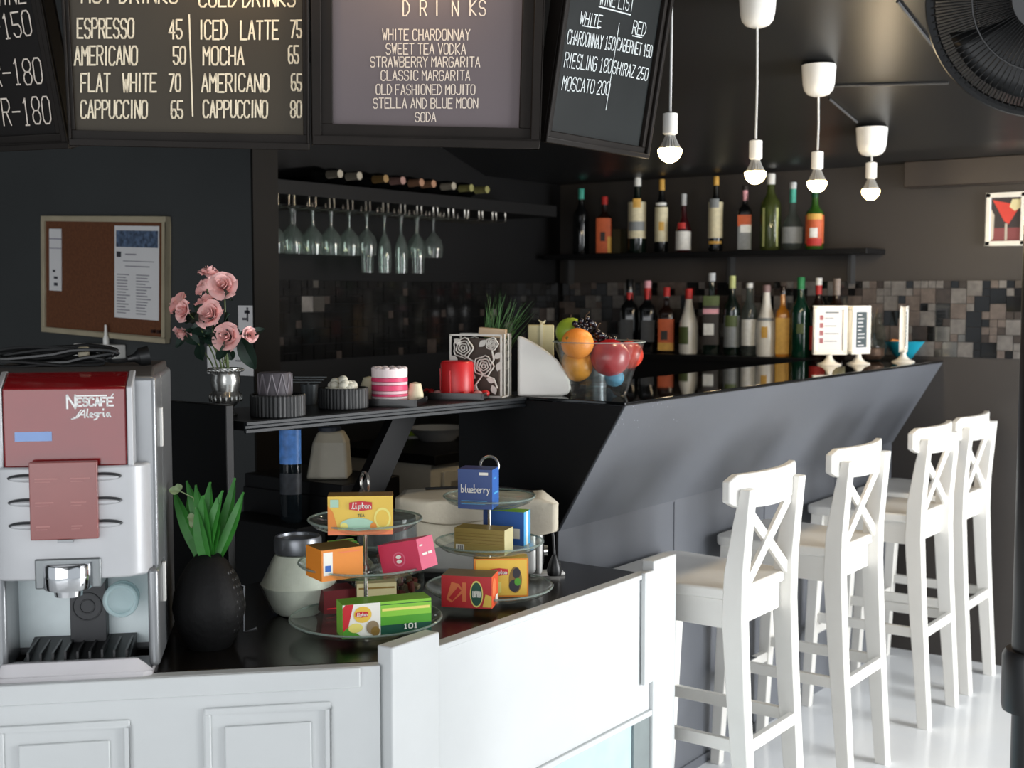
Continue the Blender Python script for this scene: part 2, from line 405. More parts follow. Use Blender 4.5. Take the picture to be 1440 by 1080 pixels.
# ================================================================== BAR STOOLS
def make_stool(loc, label):
    t = thing('bar_stool', label, 'bar stool', loc, 0, 'white bar stools along the bar')
    ol = []
    for (x, y, r) in ((-0.225, -0.2, 0.05), (-0.225, 0.2, 0.05), (0.17, 0.166, 0.015), (0.17, -0.166, 0.015)):
        sx = -1 if x < 0 else 1; sy = -1 if y < 0 else 1
        a0 = math.atan2(sy, sx)
        for k in range(5):
            a = a0 + R(-45 + 22.5 * k) * (1)
            ol.append((x - sx * r + r * math.cos(a), y - sy * r + r * math.sin(a)))
    c = Vector((sum(p[0] for p in ol), sum(p[1] for p in ol))) / len(ol)
    ol.sort(key=lambda p: math.atan2(p[1] - c.y, p[0] - c.x))
    MB().prism(ol, 0.71, 0.74).build('seat', WHITE_P, t, bevel=0.006, seg=3)
    m = MB().bb(-0.195, 0.15, -0.165, -0.147, 0.635, 0.71).bb(-0.195, 0.15, 0.147, 0.165, 0.635, 0.71).bb(-0.2, -0.182, -0.165, 0.165, 0.635, 0.71).bb(0.14, 0.158, -0.15, 0.15, 0.635, 0.715)
    m.build('apron', WHITE_P, t, bevel=0.002)
    for s in (-1, 1):
        def sq(x, y, z, w): return [(x - w, y - w, z), (x + w, y - w, z), (x + w, y + w, z), (x - w, y + w, z)]
        MB().hexa(sq(-0.215, 0.165 * s, 0, 0.016), sq(-0.182, 0.156 * s, 0.71, 0.023)).build('front_leg', WHITE_P, t, bevel=0.003)
        prof = [(0.212, 0, 0.019), (0.196, 0.2, 0.022), (0.176, 0.45, 0.026), (0.163, 0.66, 0.029), (0.166, 0.78, 0.027), (0.184, 0.92, 0.02), (0.197, 1.003, 0.014)]
        m = MB(); vs = []; fs = []
        for (x, z, d) in prof:
            for (sx, sy) in ((-1, -1), (1, -1), (1, 1), (-1, 1)): vs.append((x + sx * d, 0.151 * s + sy * 0.0215, z))
        n = len(prof)
        for j in range(n - 1):
            for k in range(4): fs.append((j * 4 + k, j * 4 + (k + 1) % 4, j * 4 + 4 + (k + 1) % 4, j * 4 + 4 + k))
        fs += [(3, 2, 1, 0), tuple(4 * (n - 1) + k for k in range(4))]
        m.add(vs, fs); m.build('back_post', WHITE_P, t, bevel=0.003)
        MB().box((-0.02, 0.157 * s, 0.33), (0.4, 0.018, 0.034)).build('side_stretcher', WHITE_P, t, bevel=0.002)
    N = 14
    def X(y): return 0.196 - 0.95 * y * y
    top, bot = [], []
    m = MB(); vs = []; fs = []
    for k in range(N + 1):
        y = -0.202 + 0.404 * k / N; e = max(0, (abs(y) - 0.175) / 0.027)
        zt = 1.04 - 0.016 * e * e + 0.0; zb = 0.958 + 0.012 * e * e - (0.012 * (1 - (y / .2) ** 2))
        for dx in (-0.011, 0.011):
            vs += [(X(y) + dx, y, zb), (X(y) + dx, y, zt)]
    for k in range(N):
        a = 4 * k; b = a + 4
        fs += [(a, a + 1, b + 1, b), (a + 2, b + 2, b + 3, a + 3), (a + 1, a + 3, b + 3, b + 1), (a, b, b + 2, a + 2)]
    fs += [(0, 2, 3, 1), (4 * N, 4 * N + 1, 4 * N + 3, 4 * N + 2)]
    m.add(vs, fs); m.build('top_rail', WHITE_P, t, bevel=0.004)
    for s in (-1, 1):
        MB().box((0.178 + s * 0.004, 0, 0.852), (0.012, 0.345, 0.03), rot=(s * R(38), 0, 0)).build('cross_slat', WHITE_P, t, bevel=0.002)
    MB().bb(0.19, 0.208, -0.135, 0.135, 0.313, 0.347).build('rear_stretcher', WHITE_P, t, bevel=0.002)
    MB().bb(-0.212, -0.19, -0.15, 0.15, 0.262, 0.294).build('foot_rail', WHITE_P, t, bevel=0.002)
    MB().bb(-0.214, -0.187, -0.06, 0.06, 0.2935, 0.2965).build('foot_plate', STEEL, t)
    return t
st = make_stool((-1.61, 3.075, 0), 'white cross-back bar stool nearest the white counter post')
dup(st, (-1.61, 3.735, 0), 'white cross-back bar stool standing second from the white counter')
dup(st, (-1.61, 4.44, 0), 'white cross-back bar stool overlapping the farthest stool in front of it')
dup(st, (-1.61, 4.905, 0), 'white cross-back bar stool farthest away, next to the end wall')

# ================================================================== PENDANT LAMPS
HEAT = mat('bulb_heat_sink', '#c9c7c2', 0.3, metal=0.6)
BULB = mat('lit_bulb_globe', '#fff1cf', 0.4, emit=14.0, ecol='#ffdf9e')
CORD = mat('white_cord', '#cfcfcc', 0.5)
def ceil_z(y): return 2.38 - 0.3164 * (y - 3.495)
def pendant(y, zb, ztop, label, zc=None):
    t = thing('pendant_lamp', label, 'lamp', (-1.68, y, zb), 0, 'bare bulb pendants over the bar')
    zc = ceil_z(y) - zb
    can = zc - 0.1
    m = MB().lathe([(1e-5, can), (0.02, can + .001), (0.035, can + .007), (0.046, can + .02), (0.051, can + .04), (0.0555, can + 0.098), (0.0555, can + 0.1), (1e-5, can + .1)], seg=32)
    m.build('canopy', WHITE_PL, t)
    zs = ztop - zb
    MB().tube([(0, 0, can + .002), (0.001, 0.002, (can + zs) / 2), (0, 0, zs + 0.006)], 0.0035, 8).build('cord', CORD, t)
    MB().lathe([(1e-5, zs + .006), (0.006, zs + .005), (0.0195, zs), (0.0195, zs - .052), (0.014, zs - .056), (1e-5, zs - .056)], seg=24).build('socket', WHITE_PL, t)
    hz = zs - .056
    m = MB().lathe([(0.012, hz), (0.014, hz - 0.006), (0.02, hz - .02), (0.029, 0.036), (0.03, 0.032)], seg=40, fn=lambda a, z: 1 + 0.06 * (1 if int(a * 40 / (2 * math.pi)) % 2 else -1))
    bulb = m.build('bulb', HEAT, t, angle=15)
    m = MB().lathe([(1e-5, 0)] + [(0.0325 * math.sin(R(k)), 0.034 - 0.034 * math.cos(R(k))) for k in range(15, 100, 15)] + [(0.0295, 0.038)], seg=28)
    m.build('globe', BULB, bulb)
    d = bpy.data.lights.new('bulb_light', 'POINT'); d.energy = 4.0; d.color = (1.0, 0.78, 0.5); d.shadow_soft_size = 0.035
    lo = bpy.data.objects.new('bulb_light', d); col.objects.link(lo); lo.parent = t; lo.location = (0, 0, -0.042)
    return t
pendant(2.975, 1.844, 1.973, 'bare bulb pendant closest to the wine list board, white cord reaching out of view')
pendant(3.49, 1.823, 1.951, 'bare bulb pendant on the longest visible cord with its canopy cut off above')
pendant(3.947, 1.827, 1.958, 'bare bulb pendant third from the left with a fully visible white canopy')
pendant(4.425, 1.831, 1.962, 'rightmost bare bulb pendant hanging on the shortest white cord')

# ================================================================== MENU BOARDS
FRAME = mat('dark_board_frame', '#1a1613', 0.5, spec=0.15, var=0.2, scale=8)
CHALK = mat('cream_chalk', '#e2d6bd', 0.9, var=0.06, scale=80)
CHALKP = mat('pale_chalk', '#d6cabd', 0.9, var=0.06, scale=80)
CHALKW = mat('white_chalk', '#cdd3d3', 0.9, var=0.1, scale=80)
class Board:
    def __init__(s, label, pl, pr, P0, n, H, tilt, fw_, face, name='menu_board', bottom_right=False, width=None, side=None):
        n = Vector(n).normalized(); s.rz = math.atan2(n.x, -n.y)
        # tilted plane through P0 (a point of the bottom edge)
        a = atpl(*pl, P0, n); b = atpl(*pr, P0, n)
        u = Vector((math.cos(s.rz), math.sin(s.rz), 0))
        W = width or (b - a).dot(u)
        org = (b - u * W) if bottom_right else a
        if not bottom_right: org.z = (a.z + b.z) / 2
        s.W, s.H = W, H
        s.t = thing(name, label, 'menu board', org, 0, None)
        s.t.rotation_euler = (tilt, 0, s.rz)
        s.Mx = Matrix.Translation(org) @ Euler((tilt, 0, s.rz)).to_matrix().to_4x4()
        s.N = s.Mx.to_3x3() @ Vector((0, -1, 0))
        f = fw_; q = side or f
        m = MB()
        for (x0, x1, z0, z1) in ((0, W, 0, f), (0, W, H - f, H), (0, q, f, H - f), (W - q, W, f, H - f)): m.bb(x0, x1, -0.004, 0.03, z0, z1)
        g = f * 0.45; h_ = q * .45
        for (x0, x1, z0, z1) in ((0, W, 0, g), (0, W, H - g, H), (0, h_, g, H - g), (W - h_, W, g, H - g)): m.bb(x0, x1, -0.012, -0.004, z0, z1)
        m.build('frame', FRAME, s.t, bevel=0.002)
        MB().bb(q - .002, W - q + .002, 0.006, 0.02, f - .002, H - f + .002).build('writing_panel', face, s.t)
        s.mb = MB(); s.py = 0.0045
    def uv(s, px, py):
        p0 = s.Mx @ Vector((0, s.py, 0)); return s.Mx.inverted() @ atpl(px, py, p0, s.N)
    def text(s, tx, lb, rb, ltop, sw, jit=0.02):
        a, b, c = s.uv(*lb), s.uv(*rb), s.uv(*ltop)
        u = (b - a); w = u.length; u.normalize(); v = (c - a); h = v.length; v.normalize()
        write(s.mb, tx, a, u, v, w, h, sw, jit=jit)
    def row(s, tx, x0, x1, y0, y1, sw, dy=0): s.text(tx, (x0, y1), (x1, y1 + dy), (x0, y0), sw)
    def line(s, p, q, sw):
        a, b = s.uv(*p), s.uv(*q); d = (b - a).normalized(); n = Vector((-d.z, 0, d.x)) * sw / 2
        s.mb.add([a + n, a - n, b - n, b + n], [(0, 1, 2, 3)])
    def done(s, chalk): s.mb.build('chalk_lettering', chalk, s.t)
PD = Vector((-1.59, 1.723, 0)) - nD * 0.3
b2 = Board('chalk menu board listing hot and cold coffees with prices', (98, 207), (435, 209), PD, nD, 0.62, R(9), 0.03, mat('brown_chalkboard', '#3b352b', 0.45, spec=0.2, var=0.08, scale=3), side=0.012)
for r_ in (('ESPRESSO', 109, 188, 26, 53), ('45', 238, 256, 28, 54), ('AMERICANO', 105, 193, 65, 91), ('50', 244, 261, 66, 90), ('FLAT WHITE', 114, 220, 103, 129), ('70', 238, 254, 104, 128),
           ('CAPPUCCINO', 114, 207, 141, 166), ('65', 241, 257, 142, 166), ('ICED LATTE', 281, 392, 29, 55), ('75', 409, 424, 29, 53), ('MOCHA', 286, 343, 66, 91), ('65', 406, 420, 65, 89),
           ('AMERICANO', 284, 378, 104, 129), ('65', 410, 424, 104, 127), ('CAPPUCCINO', 286, 376, 141, 165), ('80', 409, 424, 142, 165), ('HOT DRINKS', 115, 250, -18, 4), ('COLD DRINKS', 280, 415, -15, 9)):
    b2.row(r_[0].replace(' ', '   ') if r_[4] > 12 else r_[0], *r_[1:], 0.0034)
b2.line((266, 20), (271, 164), 0.003); b2.done(CHALK)
b3 = Board('purple grey menu board headed DRINKS with seven centred lines', (439, 208), (757, 205), PD, nD, 0.62, R(9), 0.042, mat('purple_grey_board', '#5e5659', 0.35, spec=0.25, var=0.06, scale=3))
for ch, x0 in zip('DRINKS', (567, 591, 613, 636, 661, 674)): b3.row(ch, x0, x0 + (9 if ch != 'I' else 3), 1, 22, 0.0026)
for r_ in (('WHITE CHARDONNAY', 538, 661, 41, 56), ('SWEET TEA VODKA', 543, 655, 61, 76), ('STRAWBERRY MARGARITA', 521, 675, 80, 94), ('CLASSIC MARGARITA', 536, 661, 99, 113),
           ('OLD FASHIONED MOJITO', 529, 668, 119, 133), ('STELLA AND BLUE MOON', 525, 672, 138, 152), ('SODA', 584, 613, 158, 171)):
    b3.row(*r_, 0.0019)
b3.done(CHALKP)
b4 = Board('tilted black chalk board with the white and red wine list', (762, 206), (907, 217), (-1.575, 2.3, 0), (1, 0, 0), 0.62, R(10), 0.026, mat('black_chalkboard', '#1f2222', 0.4, spec=0.2, var=0.2, scale=4))
for (tx, lb, rb, lt) in (('WINE LIST', (843, 6), (890, 16), (846, -16)), ('WHITE', (815, 33), (845, 39), (818, 16)), ('RED', (889, 47), (907, 51), (892, 29)),
                         ('CHARDONNAY 150', (797, 61), (863, 71), (800, 42)), ('CABERNET 150', (867, 70), (916, 81), (869, 53)), ('RIESLING 180', (793, 94), (859, 103), (796, 74)),
                         ('SHIRAZ 250', (861, 103), (910, 113), (864, 86)), ('MOSCATO 200', (790, 126), (856, 134), (793, 107))):
    b4.text(tx, lb, rb, lt, 0.0026)
b4.line((842, 9), (887, 21), 0.003); b4.line((819, 36), (843, 40), 0.0022); b4.line((889, 50), (903, 53), 0.0022); b4.line((871, 32), (852, 155), 0.0022); b4.done(CHALKW)
b1 = Board('dark chalk board cut off at the left edge of the photo', (0, 206), (101, 208), Vector((-2.26, 1.535, 0)), (0.274, -0.962, 0), 0.62, R(14), 0.03, mat('dark_chalkboard', '#120f0d', 0.4, spec=0.15, var=0.2, scale=4), bottom_right=True, width=0.46)
for (tx, lb, rb, lt) in (('WINE', (-8, 8), (37, 4), (-10, -24)), ('G-150', (-22, 58), (46, 49), (-28, 24)), ('LR-180', (-22, 122), (61, 117), (-27, 87)), ('G VR-180', (-28, 178), (73, 174), (-33, 141))):
    b1.text(tx, lb, rb, lt, 0.003)
b1.done(CHALKP)
for (px_, py_, e) in ((335, -52, 1.3), (592, -52, 1.5)):     # warm spots just above the boards, out of view
    p = atpl(px_, py_, PD, nD) + nD * 0.16
    d = bpy.data.lights.new('board_lamp', 'POINT'); d.energy = e; d.color = (1.0, 0.7, 0.38); d.shadow_soft_size = 0.02
    lo = bpy.data.objects.new('board_lamp', d); col.objects.link(lo); lo.location = p

# ================================================================== COFFEE MACHINE
SILVER = mat('silver_plastic', '#b9babc', 0.32, metal=0.1, var=0.03)
SILVER_D = mat('grey_silver_side', '#8b8d8f', 0.3, metal=0.5, var=0.04)
RED_P = mat('deep_red_panel', '#7a1216', 0.12, spec=0.7, var=0.05, coat=0.1)
MAUVE = mat('mauve_translucent_panel', '#8d5552', 0.2, var=0.06, scale=10)
WLET = mat('white_lettering', '#eeeeec', 0.6)
cm = thing('coffee_machine', 'red and silver coffee machine on the black worktop at the left', 'coffee machine', (-1.979, 1.332, 0.8), RZ)
def MX(px): return 0.106 + (px - 178) * 0.001205
def MZ(py): return 0.393 + (652 - py) * 0.001289
m = MB().bb(-0.148, 0.155, 0.135, 0.34, 0.012, 0.548).bb(-0.148, 0.155, 0.04, 0.14, 0.19, 0.548)
m.bb(0.135, 0.155, 0.02, 0.14, 0.012, 0.195).bb(-0.148, -0.112, 0.02, 0.14, 0.012, 0.195)
m.build('body', SILVER_D, cm, bevel=0.008, seg=3)
MB().prism([(0.045, 0.545), (0.32, 0.545), (0.30, 0.564), (0.07, 0.564)], -0.142, 0.15, axis='x').build('top_cover', mat('machine_top', '#3e3b39', 0.5), cm, bevel=0.004)
m = MB().prism([(0.0, 0.39), (0.0, 0.531), (0.045, 0.556), (0.1, 0.556), (0.1, 0.39)], -0.104, 0.107, axis='x')
hop = m.build('hopper_panel', RED_P, cm, bevel=0.003)
for s in (-1, 1):
    x0, x1 = (0.108, 0.118) if s > 0 else (-0.115, -0.105)
    MB().prism([(-0.002, 0.39), (-0.002, 0.532), (0.05, 0.558), (0.1, 0.558), (0.1, 0.39)], x0, x1, axis='x').build('hopper_trim', SILVER, cm, bevel=0.002)
pl = [(-0.148, 0.06), (-0.136, 0.018), (-0.108, -0.004), (-0.05, -0.011), (0.05, -0.011), (0.108, -0.004), (0.134, 0.014), (0.15, 0.06), (0.15, 0.1), (-0.148, 0.1)]
door = MB().prism(pl, 0.187, 0.391).build('front_door', SILVER, cm, bevel=0.004, angle=50)
mpan = MB().bb(MX(42), MX(138), -0.026, -0.010, MZ(753), MZ(645)).build('menu_panel', MAUVE, cm, bevel=0.002)
m = MB()
for k in range(3):
    zz = MZ(668 + 33 * k)
    for (a_, b_) in ((50, 82), (100, 128)):
        m.bb(MX(a_), MX(b_ - 6 * k), -0.0264, -0.0258, zz - .0012, zz + .0012).bb(MX(a_), MX(b_ - 10 - 3 * k), -0.0264, -0.0258, zz - .006, zz - .0048)
m.build('menu_lines', mat('faint_pink_print', '#a7706c', 0.4), mpan)
m = MB().bb(MX(80), MX(102), -0.028, -0.02, MZ(757), MZ(753)); m.build('panel_latch', SILVER_D, door)
RIM = mat('dark_button_rim', '#3a3c3e', 0.3)
for py in (668, 702, 734):
    for s in (-1, 1):
        cx = MX(140) + 0.001 if s > 0 else MX(40) - 0.001
        m = MB().sphere((cx, -0.0085, MZ(py)), 1, 24, 0, (0.037, 0.008, 0.0078)).sphere((cx, -0.0092, MZ(py + 1)), 1, 24, 1, (0.034, 0.0095, 0.0062))
        m.build('button', [RIM, SILVER], door)
MB().bb(MX(45), MX(139), -0.016, 0.06, MZ(823), MZ(781)).build('spout_housing', mat('grey_housing', '#7f8384', 0.3, metal=0.6), cm, bevel=0.003)
MB().lathe([(1e-5, MZ(822)), (0.041, MZ(822)), (0.043, MZ(820)), (0.043, MZ(788)), (0.041, MZ(786)), (1e-5, MZ(786))], c=(MX(92), -0.012, 0), seg=36).lathe([(1e-5, MZ(833)), (0.024, MZ(833)), (0.026, MZ(822)), (1e-5, MZ(822))], c=(MX(92), -0.012, 0), seg=28).build('chrome_spout', CHROME, cm)
MB().bb(-0.112, 0.135, 0.128, 0.136, 0.03, 0.19).build('splash_plate', mat('bright_splash_plate', '#e9f4f5', 0.2), cm)
m = MB().bb(MX(78), MX(132), 0.095, 0.13, 0.035, 0.172); c0 = Vector((MX(104), 0.094, 0.112))
for rr in (0.013, 0.026): m.tube([(c0.x + rr * math.cos(R(a)), c0.y, c0.z + rr * math.sin(R(a))) for a in range(0, 360, 15)], 0.0016, 6, closed=True)
m.build('brew_column', mat('black_column', '#26272a', 0.4), cm, bevel=0.003)
m = MB(); cc = Vector((MX(160), 0.045, 0.133))
m.tube([(cc.x + 0.028 * math.cos(R(a)), cc.y, cc.z + 0.028 * math.sin(R(a))) for a in range(0, 360, 12)], 0.0045, 8, closed=True)
m.tube([(cc.x + 0.028 * math.cos(R(a)), cc.y + 0.03, cc.z + 0.028 * math.sin(R(a))) for a in range(0, 360, 12)], 0.003, 8, closed=True)
m.at((cc.x, cc.y + 0.028, cc.z), (R(90), 0, 0)).lathe([(1e-5, 0), (0.027, 0), (0.028, 0.028), (1e-5, 0.029)], seg=28); m.M = Matrix()
m.build('clear_dial', glass('milky_clear_plastic', '#e6f3f4', body=0.35, bodycol='#dbe9ea'), cm)
m = MB().prism([(-0.128, 0.0), (-0.116, -0.008), (0.128, -0.008), (0.143, 0.004), (0.143, 0.10), (-0.128, 0.10)], 0.0, 0.012)
m.hexa([(-0.128, 0.0, 0.012), (-0.112, -0.008, 0.012), (0.126, -0.008, 0.012), (0.143, 0.004, 0.012), (0.13, 0.016, 0.012), (-0.118, 0.016, 0.012)],
       [(-0.12, 0.004, 0.034), (-0.106, 0.0, 0.036), (0.108, 0.0, 0.036), (0.12, 0.006, 0.034), (0.11, 0.016, 0.034), (-0.1, 0.016, 0.034)])
dtray = m.build('drip_tray', mat('pale_silver_tray', '#c4c1c3', 0.35, var=0.03), cm, bevel=0.002)
m = MB().hexa([(-0.085, 0.014, 0.012), (0.102, 0.014, 0.012), (0.102, 0.126, 0.012), (-0.085, 0.126, 0.012)], [(-0.085, 0.014, 0.032), (0.102, 0.014, 0.032), (0.102, 0.126, 0.05), (-0.085, 0.126, 0.05)])
for k in range(9): m.bb(-0.078 + k * .0215, -0.074 + k * .0215, 0.016, 0.12, 0.034, 0.048 if k % 3 else 0.05)
m.build('drip_grille', BLACK_PL, dtray)
m = MB(); y_ = -0.0007
write(m, 'N', (MX(95), y_, MZ(573)), (1, 0, 0), (0, 0, 1), MX(107) - MX(95), MZ(555) - MZ(573), 0.0034)
write(m, 'ESCAF', (MX(109), y_, MZ(570)), (1, 0, 0), (0, 0, 1), MX(150) - MX(109), MZ(559) - MZ(570), 0.0033)
write(m, 'E', (MX(152), y_, MZ(570)), (1, 0, 0), (0, 0, 1), MX(161) - MX(152), MZ(559) - MZ(570), 0.0033)
m.add([(MX(105), y_, MZ(557)), (MX(105), y_, MZ(555)), (MX(152), y_, MZ(555)), (MX(152), y_, MZ(557))], [(0, 1, 2, 3)])
m.add([(MX(157), y_, MZ(557.5)), (MX(159), y_, MZ(557.5)), (MX(162), y_, MZ(553.5)), (MX(160), y_, MZ(553.5))], [(0, 1, 2, 3)])
write(m, 'A', (MX(104), y_, MZ(586)), (1, 0, 0), (0, 0, 1), MX(120) - MX(104), MZ(575) - MZ(586), 0.0024, script=True)
write(m, 'legria', (MX(121), y_, MZ(585.5)), (1, 0, 0), (0, 0, 1), MX(155) - MX(121), MZ(574.5) - MZ(585.5), 0.0024, script=True)
m.tube([(MX(100), y_, MZ(588)), (MX(106), y_, MZ(587)), (MX(111), y_, MZ(580)), (MX(115), y_, MZ(575))], 0.001, 5)
m.build('lettering', WLET, hop)
MB().bb(MX(20), MX(72), -0.001, 0.001, MZ(618), MZ(605)).build('blue_display', mat('pale_blue_strip', '#7795c8', 0.3), hop)
for (z0, z1, yy) in ((MZ(637), MZ(580), 0.09), (MZ(866), MZ(808), 0.09)):
    MB().bb(0.155, 0.161, yy, yy + 0.012, z0, z1).build('side_hinge', WHITE_PL, cm, bevel=0.001)

pc = thing('power_cable', 'coiled black cable with plug lying on top of the coffee machine', 'cable', (-1.979, 1.332, 0.8 + 0.565), RZ)
m = MB(); rnd = random.Random(4)
for k in range(7):
    a, b = 0.105 + rnd.uniform(-.01, .01), 0.016 + rnd.uniform(-.006, .01); cx, cy = -0.035 + rnd.uniform(-.012, .012), 0.10 + rnd.uniform(-.016, .016); z0 = 0.005 + 0.004 * k
    m.tube([(cx + a * math.cos(R(t)), cy + b * math.sin(R(t)), z0 + 0.006 * math.sin(R(t * 2 + k * 50)) + 0.004 * (cx + a * math.cos(R(t)) > 0)) for t in range(0, 360, 15)], 0.0036, 6, closed=True)
m.tube([(0.05, 0.1, 0.012), (0.08, 0.105, 0.006), (0.1, 0.11, 0.009)], 0.0036, 6)
m.build('cable', BLACK_PL, pc)
m = MB().at((0.098, 0.11, 0.011), (0, R(80), R(10))).lathe([(1e-5, 0), (0.006, 0), (0.008, 0.012), (0.017, 0.022), (0.018, 0.04), (1e-5, 0.041)], seg=16); m.M = Matrix()
m.build('plug', BLACK_PL, pc)
MB().box((0.022, 0.094, 0.026), (0.02, 0.016, 0.02)).build('cable_tie', mat('beige_tie', '#8a8370', 0.7), pc, bevel=0.004)

# ================================================================== PINBOARD AND WALL ITEMS
pb = thing('pinboard', 'cork pinboard with pale wooden frame on the charcoal wall', 'pinboard', (-3.607, 2.6, 1.553))
pb.rotation_euler = (0, R(2.2), 0)
PW, PH = 0.672, 0.402
m = MB(); f = 0.018
for (x0, x1, z0, z1) in ((-PW / 2, PW / 2, -PH / 2, -PH / 2 + f), (-PW / 2, PW / 2, PH / 2 - f, PH / 2), (-PW / 2, -PW / 2 + f, -PH / 2 + f, PH / 2 - f), (PW / 2 - f, PW / 2, -PH / 2 + f, PH / 2 - f)): m.bb(x0, x1, -0.024, -0.002, z0, z1)
m.build('frame', mat('pale_wood', '#a89d84', 0.5, var=0.08), pb, bevel=0.002)
MB().bb(-PW / 2 + f, PW / 2 - f, -0.015, -0.002, -PH / 2 + f, PH / 2 - f).build('cork', mat('cork', '#62391f', 0.9, var=0.18, scale=120), pb)
def pin(name, label, cat, x0, x1, z0, z1, marks, y=-0.0168, parent=None, rot=2.2, loc=(-3.607, 2.6, 1.553)):
    t = thing(name, label, cat, loc); t.rotation_euler = (0, R(rot), 0)
    MB().bb(x0, x1, y - 0.0008, y + 0.0008, z0, z1).build('sheet', PAPER, t)
    for (nm, rects, mt) in marks:
        m = MB()
        for (a, b, c, d) in rects: m.bb(x0 + (x1 - x0) * a, x0 + (x1 - x0) * b, y - 0.0016, y - 0.0007, z0 + (z1 - z0) * c, z0 + (z1 - z0) * d)
        m.build(nm, mt, t)
rnd = random.Random(8)
lines = [(0.06, 0.06 + rnd.uniform(.18, .3), 0.05 + k * .032, 0.062 + k * .032) for k in range(14)] + [(0.5, 0.5 + rnd.uniform(.2, .34), 0.05 + k * .032, 0.062 + k * .032) for k in range(14)]
lines += [(0.25, 0.8, 0.56, 0.572), (0.2, 0.9, 0.615, 0.625), (0.25, 0.5, 0.685, 0.7)]
pin('flyer', 'white flyer with a blue photo header pinned at the right of the corkboard', 'flyer', 0.07, 0.298, -0.13, 0.17,
    [('photo_header', [(0.04, 0.98, 0.77, 0.95)], mat('flyer_photo', '#4a5a72', 0.7, var=0.7, scale=60)), ('small_logo', [(0.05, 0.15, 0.66, 0.72)], INK), ('text_lines', lines, mat('grey_print', '#8e8c92', 0.8))])
pin('leaflet', 'narrow white leaflet pinned at the left of the corkboard', 'leaflet', -0.295, -0.225, -0.055, 0.157,
    [('bands', [(0.0, 1, 0.83, 0.845), (0.0, 1, 0.68, 0.69)], mat('lilac_print', '#6e6a80', 0.8)), ('dots', [(0.4, 0.7, 0.08, 0.13), (0.4, 0.7, 0.19, 0.23), (.3, .5, .3, .34)], INK)])
for k, (x, lab) in enumerate(((0.27, 'dark push pin left of its twin at the bottom corner of the corkboard'), (0.298, 'dark push pin right of its twin at the bottom corner of the corkboard'))):
    t = thing('push_pin', lab, 'pin', (-3.607 + x, 2.5852, 1.553 - 0.165 - x * 0.038), 0, 'push pins on the corkboard')
    MB().at((0, 0, 0), (R(90), 0, 0)).lathe([(1e-5, 0), (0.006, 0), (0.004, 0.008), (0.006, 0.012), (1e-5, 0.013)], seg=12).build('head', mat('dark_pin', '#2c1712', 0.4), t)
for (nm, lab, x0, x1, z0, z1, mk) in (('note', 'white paper with dark branch print beside the top of the pink roses', -2.955, -2.89, 1.365, 1.462, [('branch_print', [(0.45, .8, .75, .85), (.6, .7, .5, .95), (.3, .6, .55, .62), (.55, .9, .3, .36)], INK)]),
                                      ('note', 'white handwritten note on the wall behind the silver vase', -3.10, -2.89, 1.25, 1.335, [('handwriting', [(0.62, .92, .5, .54), (.3, .5, .42, .45)], INK)])):
    pin(nm, lab, 'note', x0, x1, z0, z1, mk, y=-0.0018, rot=0, loc=(0, 2.6, 0))
rt_ = thing('router', 'small white box with upright antenna on the wall above the coffee machine', 'router', (-3.615, 2.598, 1.285))
MB().bb(-0.11, 0.11, -0.05, 0, 0, 0.045).build('housing', WHITE_PL, rt_, bevel=0.004)
MB().lathe([(0.010, 0.045), (0.010, 0.065), (0.006, 0.075), (0.004, 0.11), (1e-5, 0.111)], c=(0.045, -0.03, 0), seg=10).build('antenna', WHITE_PL, rt_)

# ================================================================== ROSES
vs_c = at(318, 600, 'y', 1.875); vs_c.z = 1.2255
SILV = mat('aged_silver', '#c3c2bd', 0.22, metal=0.9, var=0.1, bump=0.1, bscale=90)
fv = thing('flower_vase', 'silver urn vase with embossed rim standing at the end of the candle shelf', 'vase', vs_c)
H_ = (near(318, 517, vs_c).z - vs_c.z)
prof = [(1e-5, 0), (0.024, 0), (0.026, 0.006), (0.014, 0.018), (0.017, 0.026), (0.034, 0.045), (0.0365, 0.056), (0.032, 0.064), (0.029, 0.07), (0.032, 0.088), (0.0335, 0.1), (0.031, 0.112), (0.033, 0.12), (0.037, 0.128), (0.037, 0.133), (0.030, 0.133), (0.024, 0.118), (0.024, 0.08), (1e-5, 0.075)]
MB().lathe([(r, z * H_ / 0.133) for r, z in prof], seg=32).build('urn', SILV, fv)
m = MB()
for k in range(22):
    a = 2 * math.pi * k / 22
    m.sphere((0.0365 * math.cos(a), 0.0365 * math.sin(a), H_ * .955), 0.0052, 8, sc=(1, 1, .8))
for k in range(18):
    a = 2 * math.pi * k / 18
    m.sphere((0.0345 * math.cos(a), 0.0345 * math.sin(a), H_ * .39), 0.0055, 8, sc=(.6, .6, 1.6))
m.build('embossed_bands', SILV, fv)
ROSE = mat('pink_rose_petal', '#f5c0bb', 0.6, var=0.1, scale=30, sub=0.15)
LEAF = mat('dark_rose_leaf', '#1d3328', 0.5, var=0.25, scale=30)
STEM = mat('rose_stem', '#5c6b3f', 0.6)
def petal(m, c, Mx, r, a, open_, h, w):
    """one cupped petal of radius r, at angle a round the bud"""
    def fn(u, v):
        t = (u - .5) * w
        rad = r * (0.35 + 0.65 * math.sin(v * 1.5)) + open_ * r * v * v
        zz = h * (v ** 0.8) * (1 - 0.35 * (2 * u - 1) ** 2 * v) - open_ * h * 0.45 * v ** 3
        return c + Mx @ Vector((rad * math.cos(a + t), rad * math.sin(a + t), zz))
    m.grid(fn, 6, 5)
